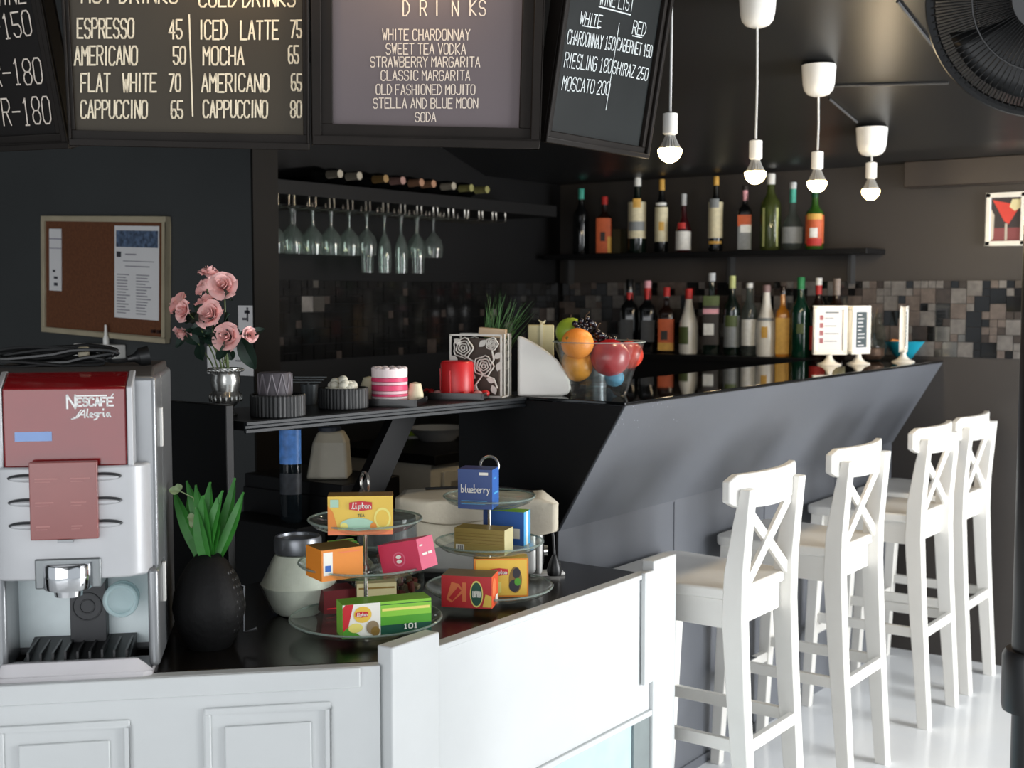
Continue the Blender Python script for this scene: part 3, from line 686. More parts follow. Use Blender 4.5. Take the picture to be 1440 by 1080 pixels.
def leaf(m, base, tip, w, curl=0.2, seed=0):
    base, tip = Vector(base), Vector(tip); d = tip - base; L_ = d.length; d.normalize()
    s = d.cross(Vector((0.3, -0.9, 0.35 + 0.1 * seed))).normalized(); n = s.cross(d)
    def fn(u, v):
        ww = w * math.sin(math.pi * min(1, v * 0.93 + 0.05)) ** 0.8 * (u - .5)
        return base + d * L_ * v + s * ww + n * (curl * L_ * (math.sin(v * 2.6) * 0.4) + abs(u - .5) * w * 0.35)
    m.grid(fn, 4, 7)
roses = [((295, 382), 0.018, (0.2, -0.1, 1.0), 0.02, 'topmost pink rose of the bouquet, seen from the side'),
         ((313, 401), 0.021, (0.55, -0.75, 0.35), -0.03, 'wide open pink rose facing forward just below the topmost bloom'),
         ((286, 402), 0.016, (-0.7, -0.3, 0.6), 0.0, 'pink rose seen edge on, tucked left of the wide open upper rose'),
         ((290, 421), 0.018, (-0.3, -0.2, 0.9), -0.01, 'flattened pink rose in the middle of the bouquet, seen from the side'),
         ((294, 441), 0.021, (0.25, -0.85, 0.4), -0.04, 'pink rose in the centre of the bouquet facing the viewer'),
         ((249, 426), 0.019, (-0.8, -0.45, 0.5), 0.0, 'large pink rose at the far left of the bouquet'),
         ((256, 437), 0.017, (-0.15, -0.95, 0.2), -0.03, 'pink rose overlapping the large far left bloom'),
         ((318, 473), 0.021, (0.35, -0.9, 0.25), -0.05, 'lowest open pink rose right above the silver vase'),
         ((257, 470), 0.016, (0.0, -0.6, -0.8), -0.01, 'drooping pink rosebud hanging at the lower left of the bouquet'),
         ((352, 471), 0.012, (0.7, -0.3, 0.0), 0.01, 'small pink rosebud half hidden by leaves at the right')]
for k, (q, r, ax, dd, lab) in enumerate(roses):
    c = near(*q, vs_c, dd)
    t = thing('rose', lab, 'flower', vs_c + Vector((0, 0, H_ * 0.6)), 0, 'pink roses in the silver vase')
    lc = c - t.location
    z = Vector(ax).normalized(); x = z.orthogonal().normalized(); Mx = Matrix((x, z.cross(x), z)).transposed()
    m = MB(); rnd = random.Random(k + 1)
    base = lc - z * r * 0.75
    for (n, rr, op, hh, w) in ((3, 0.34, 0.0, 1.5, 2.4), (4, 0.55, 0.1, 1.5, 1.9), (5, 0.8, 0.3, 1.35, 1.6), (6, 1.02, 0.55, 1.1, 1.4)):
        a0 = rnd.uniform(0, 6)
        for j in range(n): petal(m, base, Mx, r * rr * rnd.uniform(.93, 1.07), a0 + j * 2 * math.pi / n, op, r * hh * rnd.uniform(.92, 1.05), w)
    m.build('bloom', ROSE, t)
    bx = Vector((rnd.uniform(-.012, .012), rnd.uniform(-.012, .012), 0.0))
    mid = (bx + base) / 2 + Vector((rnd.uniform(-.012, .012), rnd.uniform(-.02, .0), 0.03))
    pts = [bx, bx + (mid - bx) * .5 + Vector((0, 0, .012)), mid, mid + (base - mid) * .6 + Vector((0, 0, .006)), base]
    MB().tube(pts, 0.0017, 6).build('stem', STEM, t)
    m = MB()
    for j in range(4):
        b0 = pts[2] if j % 2 else pts[3]
        leaf(m, b0, b0 + Vector((rnd.uniform(-.05, .05), rnd.uniform(-.03, .02), rnd.uniform(-.035, .03))), 0.028, 0.25, j)
    if k == 9:
        leaf(m, pts[3], pts[3] + Vector((0.03, 0.02, -0.07)), 0.04, .2); leaf(m, pts[4], pts[4] + Vector((0.03, 0.02, 0.012)), 0.02, .1)
    m.build('leaves', LEAF, t)

# ================================================================== PLANT IN BLACK VASE
bv_c = Vector((-1.955, 1.632, 0.8))
bv = thing('black_vase', 'big egg shaped black vase between coffee machine and sugar jar', 'vase', bv_c)
hz = near(290, 776, bv_c).z - 0.8
prof = [(1e-5, 0), (0.042, 0), (0.053, 0.02), (0.066, 0.05), (0.0715, 0.08), (0.068, 0.11), (0.055, 0.145), (0.038, 0.172), (0.024, 0.187), (0.018, 0.19), (0.014, 0.186), (1e-5, 0.16)]
MB().lathe([(r, z * hz / 0.19) for r, z in prof], seg=48, fn=lambda a, z: 1 + 0.006 * math.cos(16 * a)).build('vessel', mat('matte_black_ceramic', '#0b0b0c', 0.65, spec=0.25, bump=0.3, bscale=80), bv)
m = MB()
for j in range(9):
    for i in range(4):
        a = R(-8 + i * 9 + (j % 2) * 4.5) + 0.35; zz = (0.04 + j * 0.014) * hz / .19; q0 = zz * 0.19 / hz; rr = next(a0 + (b0 - a0) * (q0 - z0) / (z1 - z0) for (a0, z0), (b0, z1) in zip(prof, prof[1:]) if z0 <= q0 < z1) - 0.0065
        m.sphere((rr * math.cos(a), rr * math.sin(a), zz), 0.009, 8, sc=(.8, .8, .9))
m.build('scaled_relief', mat('dark_relief', '#1b1b1c', 0.45), bv)
hk = [near(336, 822, bv_c), near(343, 824, bv_c), near(343, 855, bv_c), near(343, 888, bv_c), near(347, 888, bv_c), near(361, 884, bv_c)]
o = MB().tube([p for p in hk], [0.003, 0.003, 0.0025, 0.0025, 0.003, 0.004], 8).build('handle', mat('dull_chrome_lever', '#77787a', 0.25, metal=0.9), bv)
o.data.transform(Matrix.Translation(-bv_c)); o['label'] = 'thin grey metal handle'
gp = thing('potted_plant', 'bright green strappy plant growing out of the black vase', 'plant', bv_c + Vector((0, 0, hz - 0.02)))
tips = [((262, 676), .02, 0), ((248, 690), .02, .02), ((275, 682), .02, -.02), ((300, 678), .022, .0), ((330, 672), .02, .02), ((318, 690), .02, -.02), ((342, 692), .018, 0), ((290, 695), .026, -.03),
        ((306, 700), .024, -.03), ((280, 712), .02, -.035), ((325, 684), .016, .03), ((268, 700), .018, .03)]
gm = mat('bright_green_leaf', '#3f8a37', 0.45, var=0.25, scale=18)
m = MB()
for k, (q, w, dd) in enumerate(tips):
    tip = near(*q, bv_c, dd) - gp.location; b = Vector((0.008 * math.cos(k * 2.1), 0.008 * math.sin(k * 2.1), -0.02))
    leaf(m, b, tip, w * 1.5, 0.2 if k % 2 else -0.14, k % 3)
m.build('leaves', gm, gp)
m = MB()
for q in ((238, 690), (250, 680), (264, 729), (270, 742)):
    b0 = near(254 if q[1] < 700 else 275, 690 if q[1] < 700 else 727, bv_c, -.01) - gp.location
    leaf(m, b0, near(*q, bv_c, -.01) - gp.location, 0.018, .1)
m.tube([(0, 0, -.02), near(272, 700, bv_c, -.01) - gp.location, near(250, 689, bv_c, -.01) - gp.location], 0.0012, 5)
m.tube([(0, 0, -.02), near(285, 745, bv_c, -.02) - gp.location, near(270, 727, bv_c, -.02) - gp.location], 0.0012, 5)
m.build('pale_sprigs', mat('pale_green_sprig', '#a5b98a', 0.6), gp)

# ================================================================== SUGAR JAR
jc = Vector((-1.996, 1.914, 0.8))
sj = thing('storage_jar', 'bulging glass jar of white sugar with grey metal lid on the worktop', 'jar', jc)
hj = near(412, 752, jc).z - 0.8
JP = [(1e-5, 0), (0.045, 0), (0.055, 0.008), (0.066, 0.03), (0.080, 0.062), (0.084, 0.068), (0.080, 0.074), (0.072, 0.095), (0.062, 0.12), (0.053, 0.137), (0.05, 0.142)]
MB().lathe([(r, z * hj / 0.178) for r, z in JP], seg=40, fn=lambda a, z: 1 + 0.03 * math.sin(5 * a + z * 30), cap=False).build('glass_body', glass('jar_glass', '#eef3f0'), sj)
MB().lathe([(max(1e-5, r - 0.003), 0.002 + z * hj / 0.178) for r, z in JP[:-1]], seg=40, fn=lambda a, z: 1 + 0.03 * math.sin(5 * a + z * 30)).build('sugar', mat('white_sugar', '#efece1', 0.9, var=0.04, scale=60, bump=0.3, bscale=40), sj)
MB().lathe([(1e-5, 0.142 * hj / .178), (0.05, 0.142 * hj / .178), (0.0515, 0.147 * hj / .178), (0.0515, 0.172 * hj / .178), (0.049, hj), (0.043, hj), (0.042, hj - .006), (1e-5, hj - .006)], seg=36).build('lid', mat('grey_tin_lid', '#808388', 0.35, metal=0.7, var=0.08), sj)

# ================================================================== TEA STANDS
RODM = mat('bright_rod', '#c9c5bd', 0.2, metal=0.9)
PLATE = glass('plate_glass', '#f6faf8', body=0.03, bodycol='#c8d4ce'); PRIM = glass('plate_rim_highlight', '#e9f1ed', body=0.3, bodycol='#aebab4')  # rim rings paler than the plates, the edge highlight put into their colour
def tea_stand(loc, label, zs, rs, ztop, ringrot):
    t = thing('cake_stand', label, 'cake stand', loc, 0, 'three tier glass cake stands')
    for z, r in zip(zs, rs):
        MB().lathe([(1e-5, 0.0), (r * .72, 0.0), (r * .9, .007), (r * .985, .017), (r, .02), (r * .985, .0225), (r * .88, .012), (r * .7, .005), (1e-5, .005)], c=(0, 0, z), seg=64).tube([(r * math.cos(R(a)), r * math.sin(R(a)), z + .0205) for a in range(0, 360, 5)], .0022, 6, m=1, closed=True).build('plate', [PLATE, PRIM], t)
    m = MB().lathe([(1e-5, 0), (0.03, 0), (0.03, 0.004), (1e-5, zs[0])], seg=24).tube([(0, 0, zs[0]), (0, 0, ztop - 0.045)], 0.0042, 10)
    for z in zs: m.lathe([(1e-5, z - .004), (0.011, z - .003), (0.011, z - .0002), (1e-5, z - .0002)], seg=16).lathe([(1e-5, z + .0052), (0.010, z + .0052), (0.008, z + .012), (1e-5, z + .012)], seg=16)
    m.build('rod', RODM, t)
    rr = 0.021; cz = ztop - rr
    MB().tube([(rr * math.cos(R(a)) * math.cos(ringrot), rr * math.cos(R(a)) * math.sin(ringrot), cz + rr * math.sin(R(a))) for a in range(0, 360, 12)], 0.0032, 8, closed=True).build('ring_handle', RODM, t)
    return t
s1 = Vector((-1.775, 1.892, 0.8)); s2 = Vector((-1.742, 2.268, 0.8))
def zat(px, py, ref): return near(px, py, ref).z - 0.8
Z1 = [0.012, zat(516, 801, s1), zat(514, 741, s1)]; Z2 = [0.012, zat(685, 772, s2), zat(680, 708, s2)]
tea_stand(s1, 'three tier glass cake stand of tea boxes nearest the sugar jar', Z1, (0.156, 0.137, 0.116), zat(512, 662, s1), R(-25))
tea_stand(s2, 'three tier glass cake stand of tea boxes in front of the draped toaster', Z2, (0.145, 0.123, 0.104), zat(675, 640, s2), R(37))

def bxm(n, c, rough=0.45): return mat('carton_' + n, c, rough, var=0.04)
def carton(name, label, loc, dims, rz, mats3, prints, rx=0.0, ry=0.0, side_prints=()):
    """loc = middle of the bottom front edge; front faces local -Y"""
    w, d, h = dims
    t = thing(name, label, 'tea box', loc); t.rotation_euler = (rx, ry, rz)
    m = MB()
    v = [(x, y, z) for x in (-w / 2, w / 2) for y in (0, d) for z in (0, h)]
    m.add(v, [(0, 4, 5, 1)], 0); m.add(v, [(4, 6, 7, 5), (0, 1, 3, 2)], 1); m.add(v, [(1, 5, 7, 3), (0, 2, 6, 4)], 2); m.add(v, [(2, 3, 7, 6)], 0)
    cbox = m.build('carton', mats3, t)
    for nm, pr, fr in (('front_print', prints, 0), ('side_print', side_prints, 1), ):
        if not pr: continue
        ms = []; m = MB(); W = w if fr == 0 else d
        def pt(a, b, k):
            return (-w / 2 + a * w, -0.0003 - 0.0002 * k, b * h) if fr == 0 else (w / 2 + 0.0003 + 0.0002 * k, a * d, b * h)
        for k, p in enumerate(pr):
            mt = p[-1]
            if mt not in ms: ms.append(mt)
            mi = ms.index(mt)
            if p[0] == 'r': m.add([pt(a, b, k) for a, b in ((p[1], p[3]), (p[2], p[3]), (p[2], p[4]), (p[1], p[4]))], [(0, 1, 2, 3)], mi)
            elif p[0] == 'p': m.add([pt(a, b, k) for a, b in p[1]], [tuple(range(len(p[1])))], mi)
            elif p[0] == 'e': m.add([pt(p[1] + p[3] * math.cos(R(q)), p[2] + p[4] * math.sin(R(q)), k) for q in range(0, 360, 15)], [tuple(range(24))], mi)
            elif p[0] == 't':
                o = pt(p[2], p[4], k); u = (1, 0, 0) if fr == 0 else (0, 1, 0)
                write(m, p[1], o, u, (0, 0, 1), (p[3] - p[2]) * W, (p[5] - p[4]) * h, p[6], mi, script=p[7])
        m.build(nm, ms, cbox)
    return t
Y_, O_, RD, WH, GN = bxm('yellow', '#e3bd4a'), bxm('orange', '#e0862c'), bxm('red', '#c3232b'), bxm('white', '#e8e6dc'), bxm('green', '#4d9a2b')
DG, LG, LY = bxm('dark_green', '#0f4a38'), bxm('light_green', '#86c440'), bxm('light_yellow', '#e8dc78')
KH, CRM, NV, BL, LB = bxm('khaki', '#9a8442'), bxm('cream', '#c3b98c'), bxm('navy', '#27457f'), bxm('blue', '#2a5fae'), bxm('light_blue', '#4fa3d8')
PK, PK2, BRN, SAL, MINT = bxm('pink', '#c93354'), bxm('light_pink', '#d9647f'), bxm('brown', '#84682f'), bxm('salmon', '#e2794a'), bxm('mint', '#a9cdb4')
DR, TN = bxm('dark_red', '#5b0f16'), bxm('tan', '#8f7c60')
LOGO = lambda x0, x1, z0, z1: [('p', [(x0, z0 + (z1 - z0) * .15), ((x0 + x1) / 2, z0), (x1, z0 + (z1 - z0) * .15), (x1, z1 - (z1 - z0) * .15), ((x0 + x1) / 2, z1), (x0, z1 - (z1 - z0) * .15)], RD)]
def onp(px, py, z): return at(px, py, 'z', 0.8 + z + 0.0055)
VR = YAW    # boxes facing the viewer squarely have this rotation
# --- first stand
pA = onp(507, 752, Z1[2])
carton('tea_box', 'yellow and orange lemon tea box on the top tier of the nearer cake stand', pA, (0.128, 0.055, 0.077), VR + R(5), [O_, O_, BRN],
       [('r', 0, 1, 0.12, 1, Y_), ('r', 0, 1, 0, 0.12, SAL), ('p', [(0, .12), (.16, .12), (.08, .6), (0, .75)], O_), ('e', .84, .42, .13, .28, LY), ('e', .84, .42, .1, .22, Y_), ('e', .45, .27, .26, .17, MINT), ('e', .25, .22, .06, .1, LY), ('e', .7, .22, .05, .1, O_),
        ('r', .04, .17, .72, .92, MINT)] + LOGO(.33, .68, .62, .88) + [('t', 'Lipton', .37, .66, .69, .83, .0022, True, WH), ('t', 'TEA', .46, .56, .47, .54, .001, False, DG)])
pB = onp(478, 816, Z1[1])
carton('tea_box', 'open orange tea box on the left of the middle tier, nearer cake stand', pB + Vector((0.002, 0.006, 0.001)), (0.09, 0.075, 0.062), VR + R(33), [O_, O_, BRN],
       [('r', .04, .26, .18, .92, WH), ('r', .08, .22, .3, .5, BL), ('r', .4, .95, .86, .9, SAL)], side_prints=[('p', [(.2, .2), (.5, .15), (.6, .5), (.3, .62)], RD), ('r', .82, 1, 0, 1, WH)])
tb = thing('tea_sachets', 'yellow green tea sachets sticking out of the open orange box', 'tea sachets', near(483, 770, s1, -.035), VR + R(20))
m = MB()
for k in range(5): m.box((0, 0.012 * k - 0.02, -0.004 + 0.002 * (k % 2)), (0.055, 0.003, 0.03), rot=(R(-12), 0, R(3 * k)), m=k % 2)
m.build('sachets', [LY, GN], tb)
pC = onp(568, 808, Z1[1])
carton('tea_box', 'tilted pink tea box with a round emblem on the nearer cake stand', pC + Vector((0, -0.004, 0.004)), (0.095, 0.06, 0.062), VR + R(-28), [PK, PK2, PK2],
       [('e', .48, .45, .16, .24, PK2), ('e', .48, .45, .13, .195, PK), ('e', .48, .53, .07, .06, WH), ('e', .48, .38, .07, .06, WH)], side_prints=[('r', .2, .5, .44, .52, WH), ('r', .55, .8, .44, .52, WH), ('r', .1, .3, .75, .8, WH)], ry=R(-13))
pD = onp(545, 893, Z1[0])
carton('tea_box', 'green and white tea box standing on the bottom tier, nearer cake stand', pD, (0.182, 0.055, 0.068), VR + R(20), [GN, LG, LG],
       [('r', .42, 1, .84, 1, LG), ('r', .42, 1, .55, .84, LG), ('r', .42, 1, .3, .55, GN), ('r', .42, 1, 0, .3, DG), ('r', .44, .98, .72, .8, LY), ('r', .42, 1, .9, .92, DG), ('r', 0, .42, 0, 1, WH), ('p', [(0, 0), (.22, 0), (.08, .3), (0, .55)], GN), ('p', [(0, .55), (.1, 1), (.03, 1), (0, .9)], RD),
        ('p', [(0, .2), (.06, .35), (.12, 1), (.05, 1), (0, .6)], RD), ('e', .22, .68, .1, .24, Y_), ('e', .14, .3, .08, .14, LY), ('e', .33, .28, .07, .2, TN), ('e', .36, .16, .05, .14, BRN)] + LOGO(.14, .28, .6, .78) + [('t', 'Lipton', .155, .27, .65, .74, .0014, True, WH), ('t', '101', .68, .84, .16, .3, .0022, False, WH)])
carton('tea_box', 'dark red box lying behind the green tea box on the bottom tier', onp(478, 862, Z1[0]), (0.07, 0.06, 0.05), VR + R(24), [DR, DR, DR], [('r', .1, .9, .2, .25, RD)])
carton('tea_box', 'beige tea box behind the rod on the bottom tier, nearer cake stand', onp(530, 860, Z1[0]), (0.085, 0.04, 0.062), VR + R(12), [CRM, TN, CRM], [('r', .05, .95, .8, .86, BRN), ('r', .1, .6, .3, .35, BRN)])
# --- second stand
pG = onp(668, 716, Z2[2])
carton('tea_box', 'dark blue cube shaped blueberry tea box on the top tier', pG, (0.078, 0.062, 0.088), VR + R(-13), [NV, BL, NV],
       [('r', .62, .88, .86, .93, WH), ('t', 'blueberry', .1, .92, .42, .62, .0019, True, WH), ('r', .1, .85, .2, .215, LB), ('r', .1, .8, .12, .135, LB)], side_prints=[('r', .2, .6, .74, .78, LB), ('r', .2, .85, .36, .41, LB)])
pH = onp(674, 779, Z2[1])
carton('tea_box', 'khaki tea box with a barcode on the middle tier, toaster side', pH, (0.12, 0.055, 0.056), VR + R(-20), [KH, CRM, KH],
       [('r', .03, .2, .06, .34, WH)] + [('r', .055 + .022 * k, .055 + .022 * k + (.012 if k % 2 else .007), .1, .3, INK) for k in range(6)] + [('r', .03, .98, z, z + .012, BRN) for z in (.42, .55, .68, .8)])
carton('tea_box', 'bright blue tea box behind the khaki box on the middle tier', onp(708, 766, Z2[1]), (0.10, 0.045, 0.078), VR + R(-20), [BL, LB, LG], [('r', .3, .9, .2, .5, WH), ('r', .0, .2, 0, 1, NV)], side_prints=[('r', .35, .6, 0, 1, WH)])
pJ = onp(656, 855, Z2[0])
carton('tea_box', 'red tea box with a green oval sign on the bottom tier', pJ, (0.112, 0.07, 0.07), VR + R(-11), [RD, bxm('orange_red', '#d8502a'), TN],
       [('p', [(.1, .25), (.2, .15), (.45, .5), (.35, .75), (.2, .8)], SAL), ('p', [(.15, .3), (.22, .2), (.4, .55), (.33, .65)], RD), ('e', .7, .45, .13, .42, LY), ('e', .7, .45, .11, .37, DG), ('p', [(.82, .05), (1, .05), (1, .4), (.88, .45)], Y_), ('t', 'LIPTON', .63, .79, .36, .54, .0018, False, WH), ('r', .42, .5, .2, .8, SAL)],
       side_prints=[('e', .35, .6, .25, .3, SAL), ('r', .55, .9, .06, .3, WH)])
pK = onp(705, 840, Z2[0])
carton('tea_box', 'yellow tea box with dark tea leaves behind the red one', pK, (0.122, 0.05, 0.088), VR + R(4), [O_, SAL, Y_],
       [('r', .03, .97, .05, .97, Y_), ('r', .05, .5, .12, .4, LY), ('e', .76, .45, .12, .34, BRN), ('e', .74, .3, .1, .16, INK), ('e', .78, .62, .07, .14, INK), ('e', .8, .4, .06, .1, GN)] + LOGO(.3, .62, .56, .76) + [('t', 'Lipton', .36, .6, .61, .71, .002, True, WH)])

# ================================================================== CANDY JAR behind the first stand
cj_c = Vector((-1.906, 2.104, 0.8))
cj = thing('glass_jar', 'clear ribbed jar of wrapped sweets behind the pink tea box', 'jar', cj_c)
hc = near(570, 722, cj_c).z - 0.8
prof = [(1e-5, 0), (0.062, 0), (0.075, 0.012), (0.082, 0.04), (0.083, 0.09), (0.076, 0.118), (0.06, 0.13)]
MB().lathe(prof, seg=40, cap=False).build('glass_body', CLEAR, cj)
MB().lathe([(1e-5, .13), (0.064, .13), (0.068, .135), (0.066, .142), (0.068, .148), (0.064, hc - .004), (1e-5, hc)], seg=40).build('lid', glass('lid_plastic', '#cfd4d4', body=0.25, bodycol='#8d9294'), cj)
m = MB(); rnd = random.Random(12)
for k in range(60):
    a = rnd.uniform(0, 6.28); rr = 0.066 * math.sqrt(rnd.random()); zz = rnd.uniform(0.012, 0.1)
    m.box((rr * math.cos(a), rr * math.sin(a), zz), (0.024, 0.013, 0.010), m=rnd.choice((0, 0, 1, 2)), rot=(rnd.uniform(0, 3), rnd.uniform(0, 3), rnd.uniform(0, 3)))
tag(m.build('wrapped_sweets', [TN, bxm('sweet_white', '#b9aa93'), bxm('sweet_red', '#7d3028')], cj, bevel=0.002), kind='stuff')

# ================================================================== CANDLES ON THE SHELF
SZ = 1.2252
RIB = mat('ribbed_charcoal_pot', '#161718', 0.5)
def pot(px, py, r, h, label):
    c = at(px, py, 'z', SZ)
    t = thing('candle_pot', label, 'candle pot', c, 0, 'ribbed charcoal candle pots')
    MB().lathe([(1e-5, 0), (r * .97, 0), (r, .003), (r, h - .003), (r * .98, h), (r * .9, h), (r * .9, .02), (1e-5, .02)], seg=120, fn=lambda a, z: 1 + (0.012 if int(round(a * 120 / 6.28318)) % 3 else -0.012)).build('pot', RIB, t, angle=20)
    return c
c1 = pot(391, 585, 0.061, 0.05, 'ribbed charcoal pot holding the carved grey candle')
t = thing('candle', 'carved dark grey candle standing in the left ribbed pot', 'candle', c1 + Vector((-0.004, -0.004, 0.0205)))
MB().lathe([(1e-5, 0), (0.036, 0), (0.037, .004), (0.037, .074), (0.034, .078), (1e-5, .075)], seg=40).build('wax', mat('grey_wax', '#4b464b', 0.6, bump=0.3, bscale=40), t)
m = MB()
for k in range(10):
    a = 2 * math.pi * k / 10
    for s in (-1, 1):
        m.tube([(0.0372 * math.cos(a + s * .3 * q), 0.0372 * math.sin(a + s * .3 * q), 0.03 + .045 * q) for q in (0, .33, .66, 1)], 0.0018, 5)
m.build('carved_lattice', mat('light_grey_wax', '#6d676c', 0.6), t)
c2 = pot(483, 574, 0.059, 0.05, 'ribbed charcoal pot holding the white flower candle')
t = thing('candle', 'white flower shaped candle standing in the right ribbed pot', 'candle', c2 + Vector((-0.003, -0.002, 0.0205)))
m = MB(); rnd = random.Random(2)
for k in range(26):
    a = rnd.uniform(0, 6.28); rr = 0.03 * math.sqrt(rnd.random()); m.sphere((rr * math.cos(a), rr * math.sin(a), 0.03 + (0.03 - rr) * 0.9 + rnd.uniform(-.004, .004)), 0.0115, 10, sc=(1, 1, .9))
m.lathe([(1e-5, 0), (0.036, 0), (0.038, 0.03), (1e-5, 0.034)], seg=24, fn=lambda a, z: 1 + .06 * math.sin(7 * a)); m.build('wax', mat('ivory_wax', '#d3cfbd', 0.55, sub=.1), t)
ch = at(427, 570, 'z', SZ)
t = thing('tealight_holder', 'small grey metal holder between the two ribbed candle pots', 'candle holder', ch + Vector((-0.01, 0.03, 0)), YAW)
MB().lathe([(1e-5, 0), (0.017, 0), (0.022, .05), (0.018, .05), (1e-5, .03)], seg=24).build('cup', mat('grey_metal', '#5d6264', 0.35, metal=.5), t)
m = MB()
for k in range(3): m.box((-0.012 + .004 * k, 0.012 + .018 * k, .054 + .005 * k), (0.08, 0.012, 0.003))
m.bb(-.005, .0, 0, .06, .046, .052); m.build('slats', mat('grey_metal', '#5d6264'), t)
def tray(px, py, w, d, label):
    c = at(px, py, 'z', SZ)
    t = thing('candle_tray', label, 'tray', c, R(28), 'square black candle trays')
    m = MB().bb(-w / 2, w / 2, -d / 2, d / 2, 0, .004)
    for (a, b, e, f) in ((-w / 2, w / 2, -d / 2, -d / 2 + .006), (-w / 2, w / 2, d / 2 - .006, d / 2), (-w / 2, -w / 2 + .006, -d / 2, d / 2), (w / 2 - .006, w / 2, -d / 2, d / 2)): m.bb(a, b, e, f, .004, .018)
    m.build('dish', mat('black_lacquer', '#0e0e0f', .25), t, bevel=.001)
    return c
c3 = tray(548, 569, 0.165, 0.12, 'square black tray under the pink layered candle')
t = thing('candle', 'pink and white layered candle with scalloped rim on the black tray', 'candle', c3 + Vector((0, 0, .0045)))
nz_ = 0
m = MB(); P1, P2, P3 = mat('hot_pink_wax', '#e2446f', .5), mat('pale_pink_wax', '#eebfc6', .5), mat('white_pink_wax', '#f3e3e1', .5)
lay = [(0, .012, 1), (.012, .018, 2), (.018, .024, 0), (.024, .032, 1), (.032, .046, 0), (.046, .054, 1), (.054, .064, 0), (.064, .086, 2)]
for (z0, z1, k) in lay: m.lathe([(1e-5, z0), (.044 + .001 * (k == 0), z0), (.0445, z1 - .001), (1e-5, z1)], seg=40, m=k)
for k in range(12): m.sphere((.036 * math.cos(k * .5236), .036 * math.sin(k * .5236), .085), .0095, 10, m=2, sc=(1, 1, .55))
m.build('wax', [P1, P2, P3], t)
for (q, dd, sc_, lab) in (((519, 538), .06, (.022, .016, .015), 'small cream candle peeking out behind the pink candle on its left'), ((584, 546), .02, (.02, .018, .024), 'white rough wax lump right of the pink layered candle')):
    p = near(*q, c3, dd); b = Vector((p.x, p.y, c3.z + .0045))
    t = thing('wax_candle', lab, 'candle', b)
    hh = p.z - b.z
    m = MB(); rnd = random.Random(int(q[0]))
    m.lathe([(1e-5, 0), (sc_[0], 0), (sc_[0] * 1.05, hh * .6), (sc_[0] * .7, hh + .012), (1e-5, hh + .016)], seg=18, fn=lambda a, z: 1 + .1 * math.sin(3 * a + z * 90)); m.build('wax', mat('cream_wax', '#d9cfae', .55), t)
c4 = tray(642, 560, 0.165, 0.125, 'square black tray under the red pillar candle')
t = thing('candle', 'red hollow pillar candle on the black tray', 'candle', c4 + Vector((0.002, 0, .0045)))
REDW = mat('red_wax', '#c41f22', .4, sub=.1)
MB().lathe([(1e-5, 0), (.043, 0), (.044, .004), (.043, .088), (.039, .093), (.033, .09), (.031, .06), (1e-5, .055)], seg=40).build('wax', REDW, t)
m = MB().tube([(-.02, -.0435, .02), (-.0215, -.0425, .075)], .0015, 6).tube([(.012, -.0435, .01), (.011, -.0435, .07)], .0018, 6); m.build('wax_drips', REDW, t)
for k, (q, dd, cc, lab) in enumerate((((606, 545), .03, 0, 'dark red decorative pebble at the left end of the red candle tray'), ((616, 543), -.01, 1, 'pale pink pebble left of the red candle'), ((652, 548), -.052, 0, 'glossy red pebble right in front of the red candle'),
                                      ((672, 545), -.03, 1, 'pale pink pebble right of the red candle'), ((682, 543), -.012, 0, 'red pebble at the right end of the red candle tray'), ((600, 541), .05, 0, 'red pebble behind the left end of the red candle tray'))):
    p = near(*q, c4, dd)
    t = thing('pebble', lab, 'pebble', (p.x, p.y, c4.z + .0045), k * 1.1, 'red and pink pebbles round the red candle')
    MB().sphere((0, 0, .009), .0125, 12, sc=(1.1, .8, .72)).build('stone', [REDW, mat('pale_pink_stone', '#dba09a', .4)][cc], t)

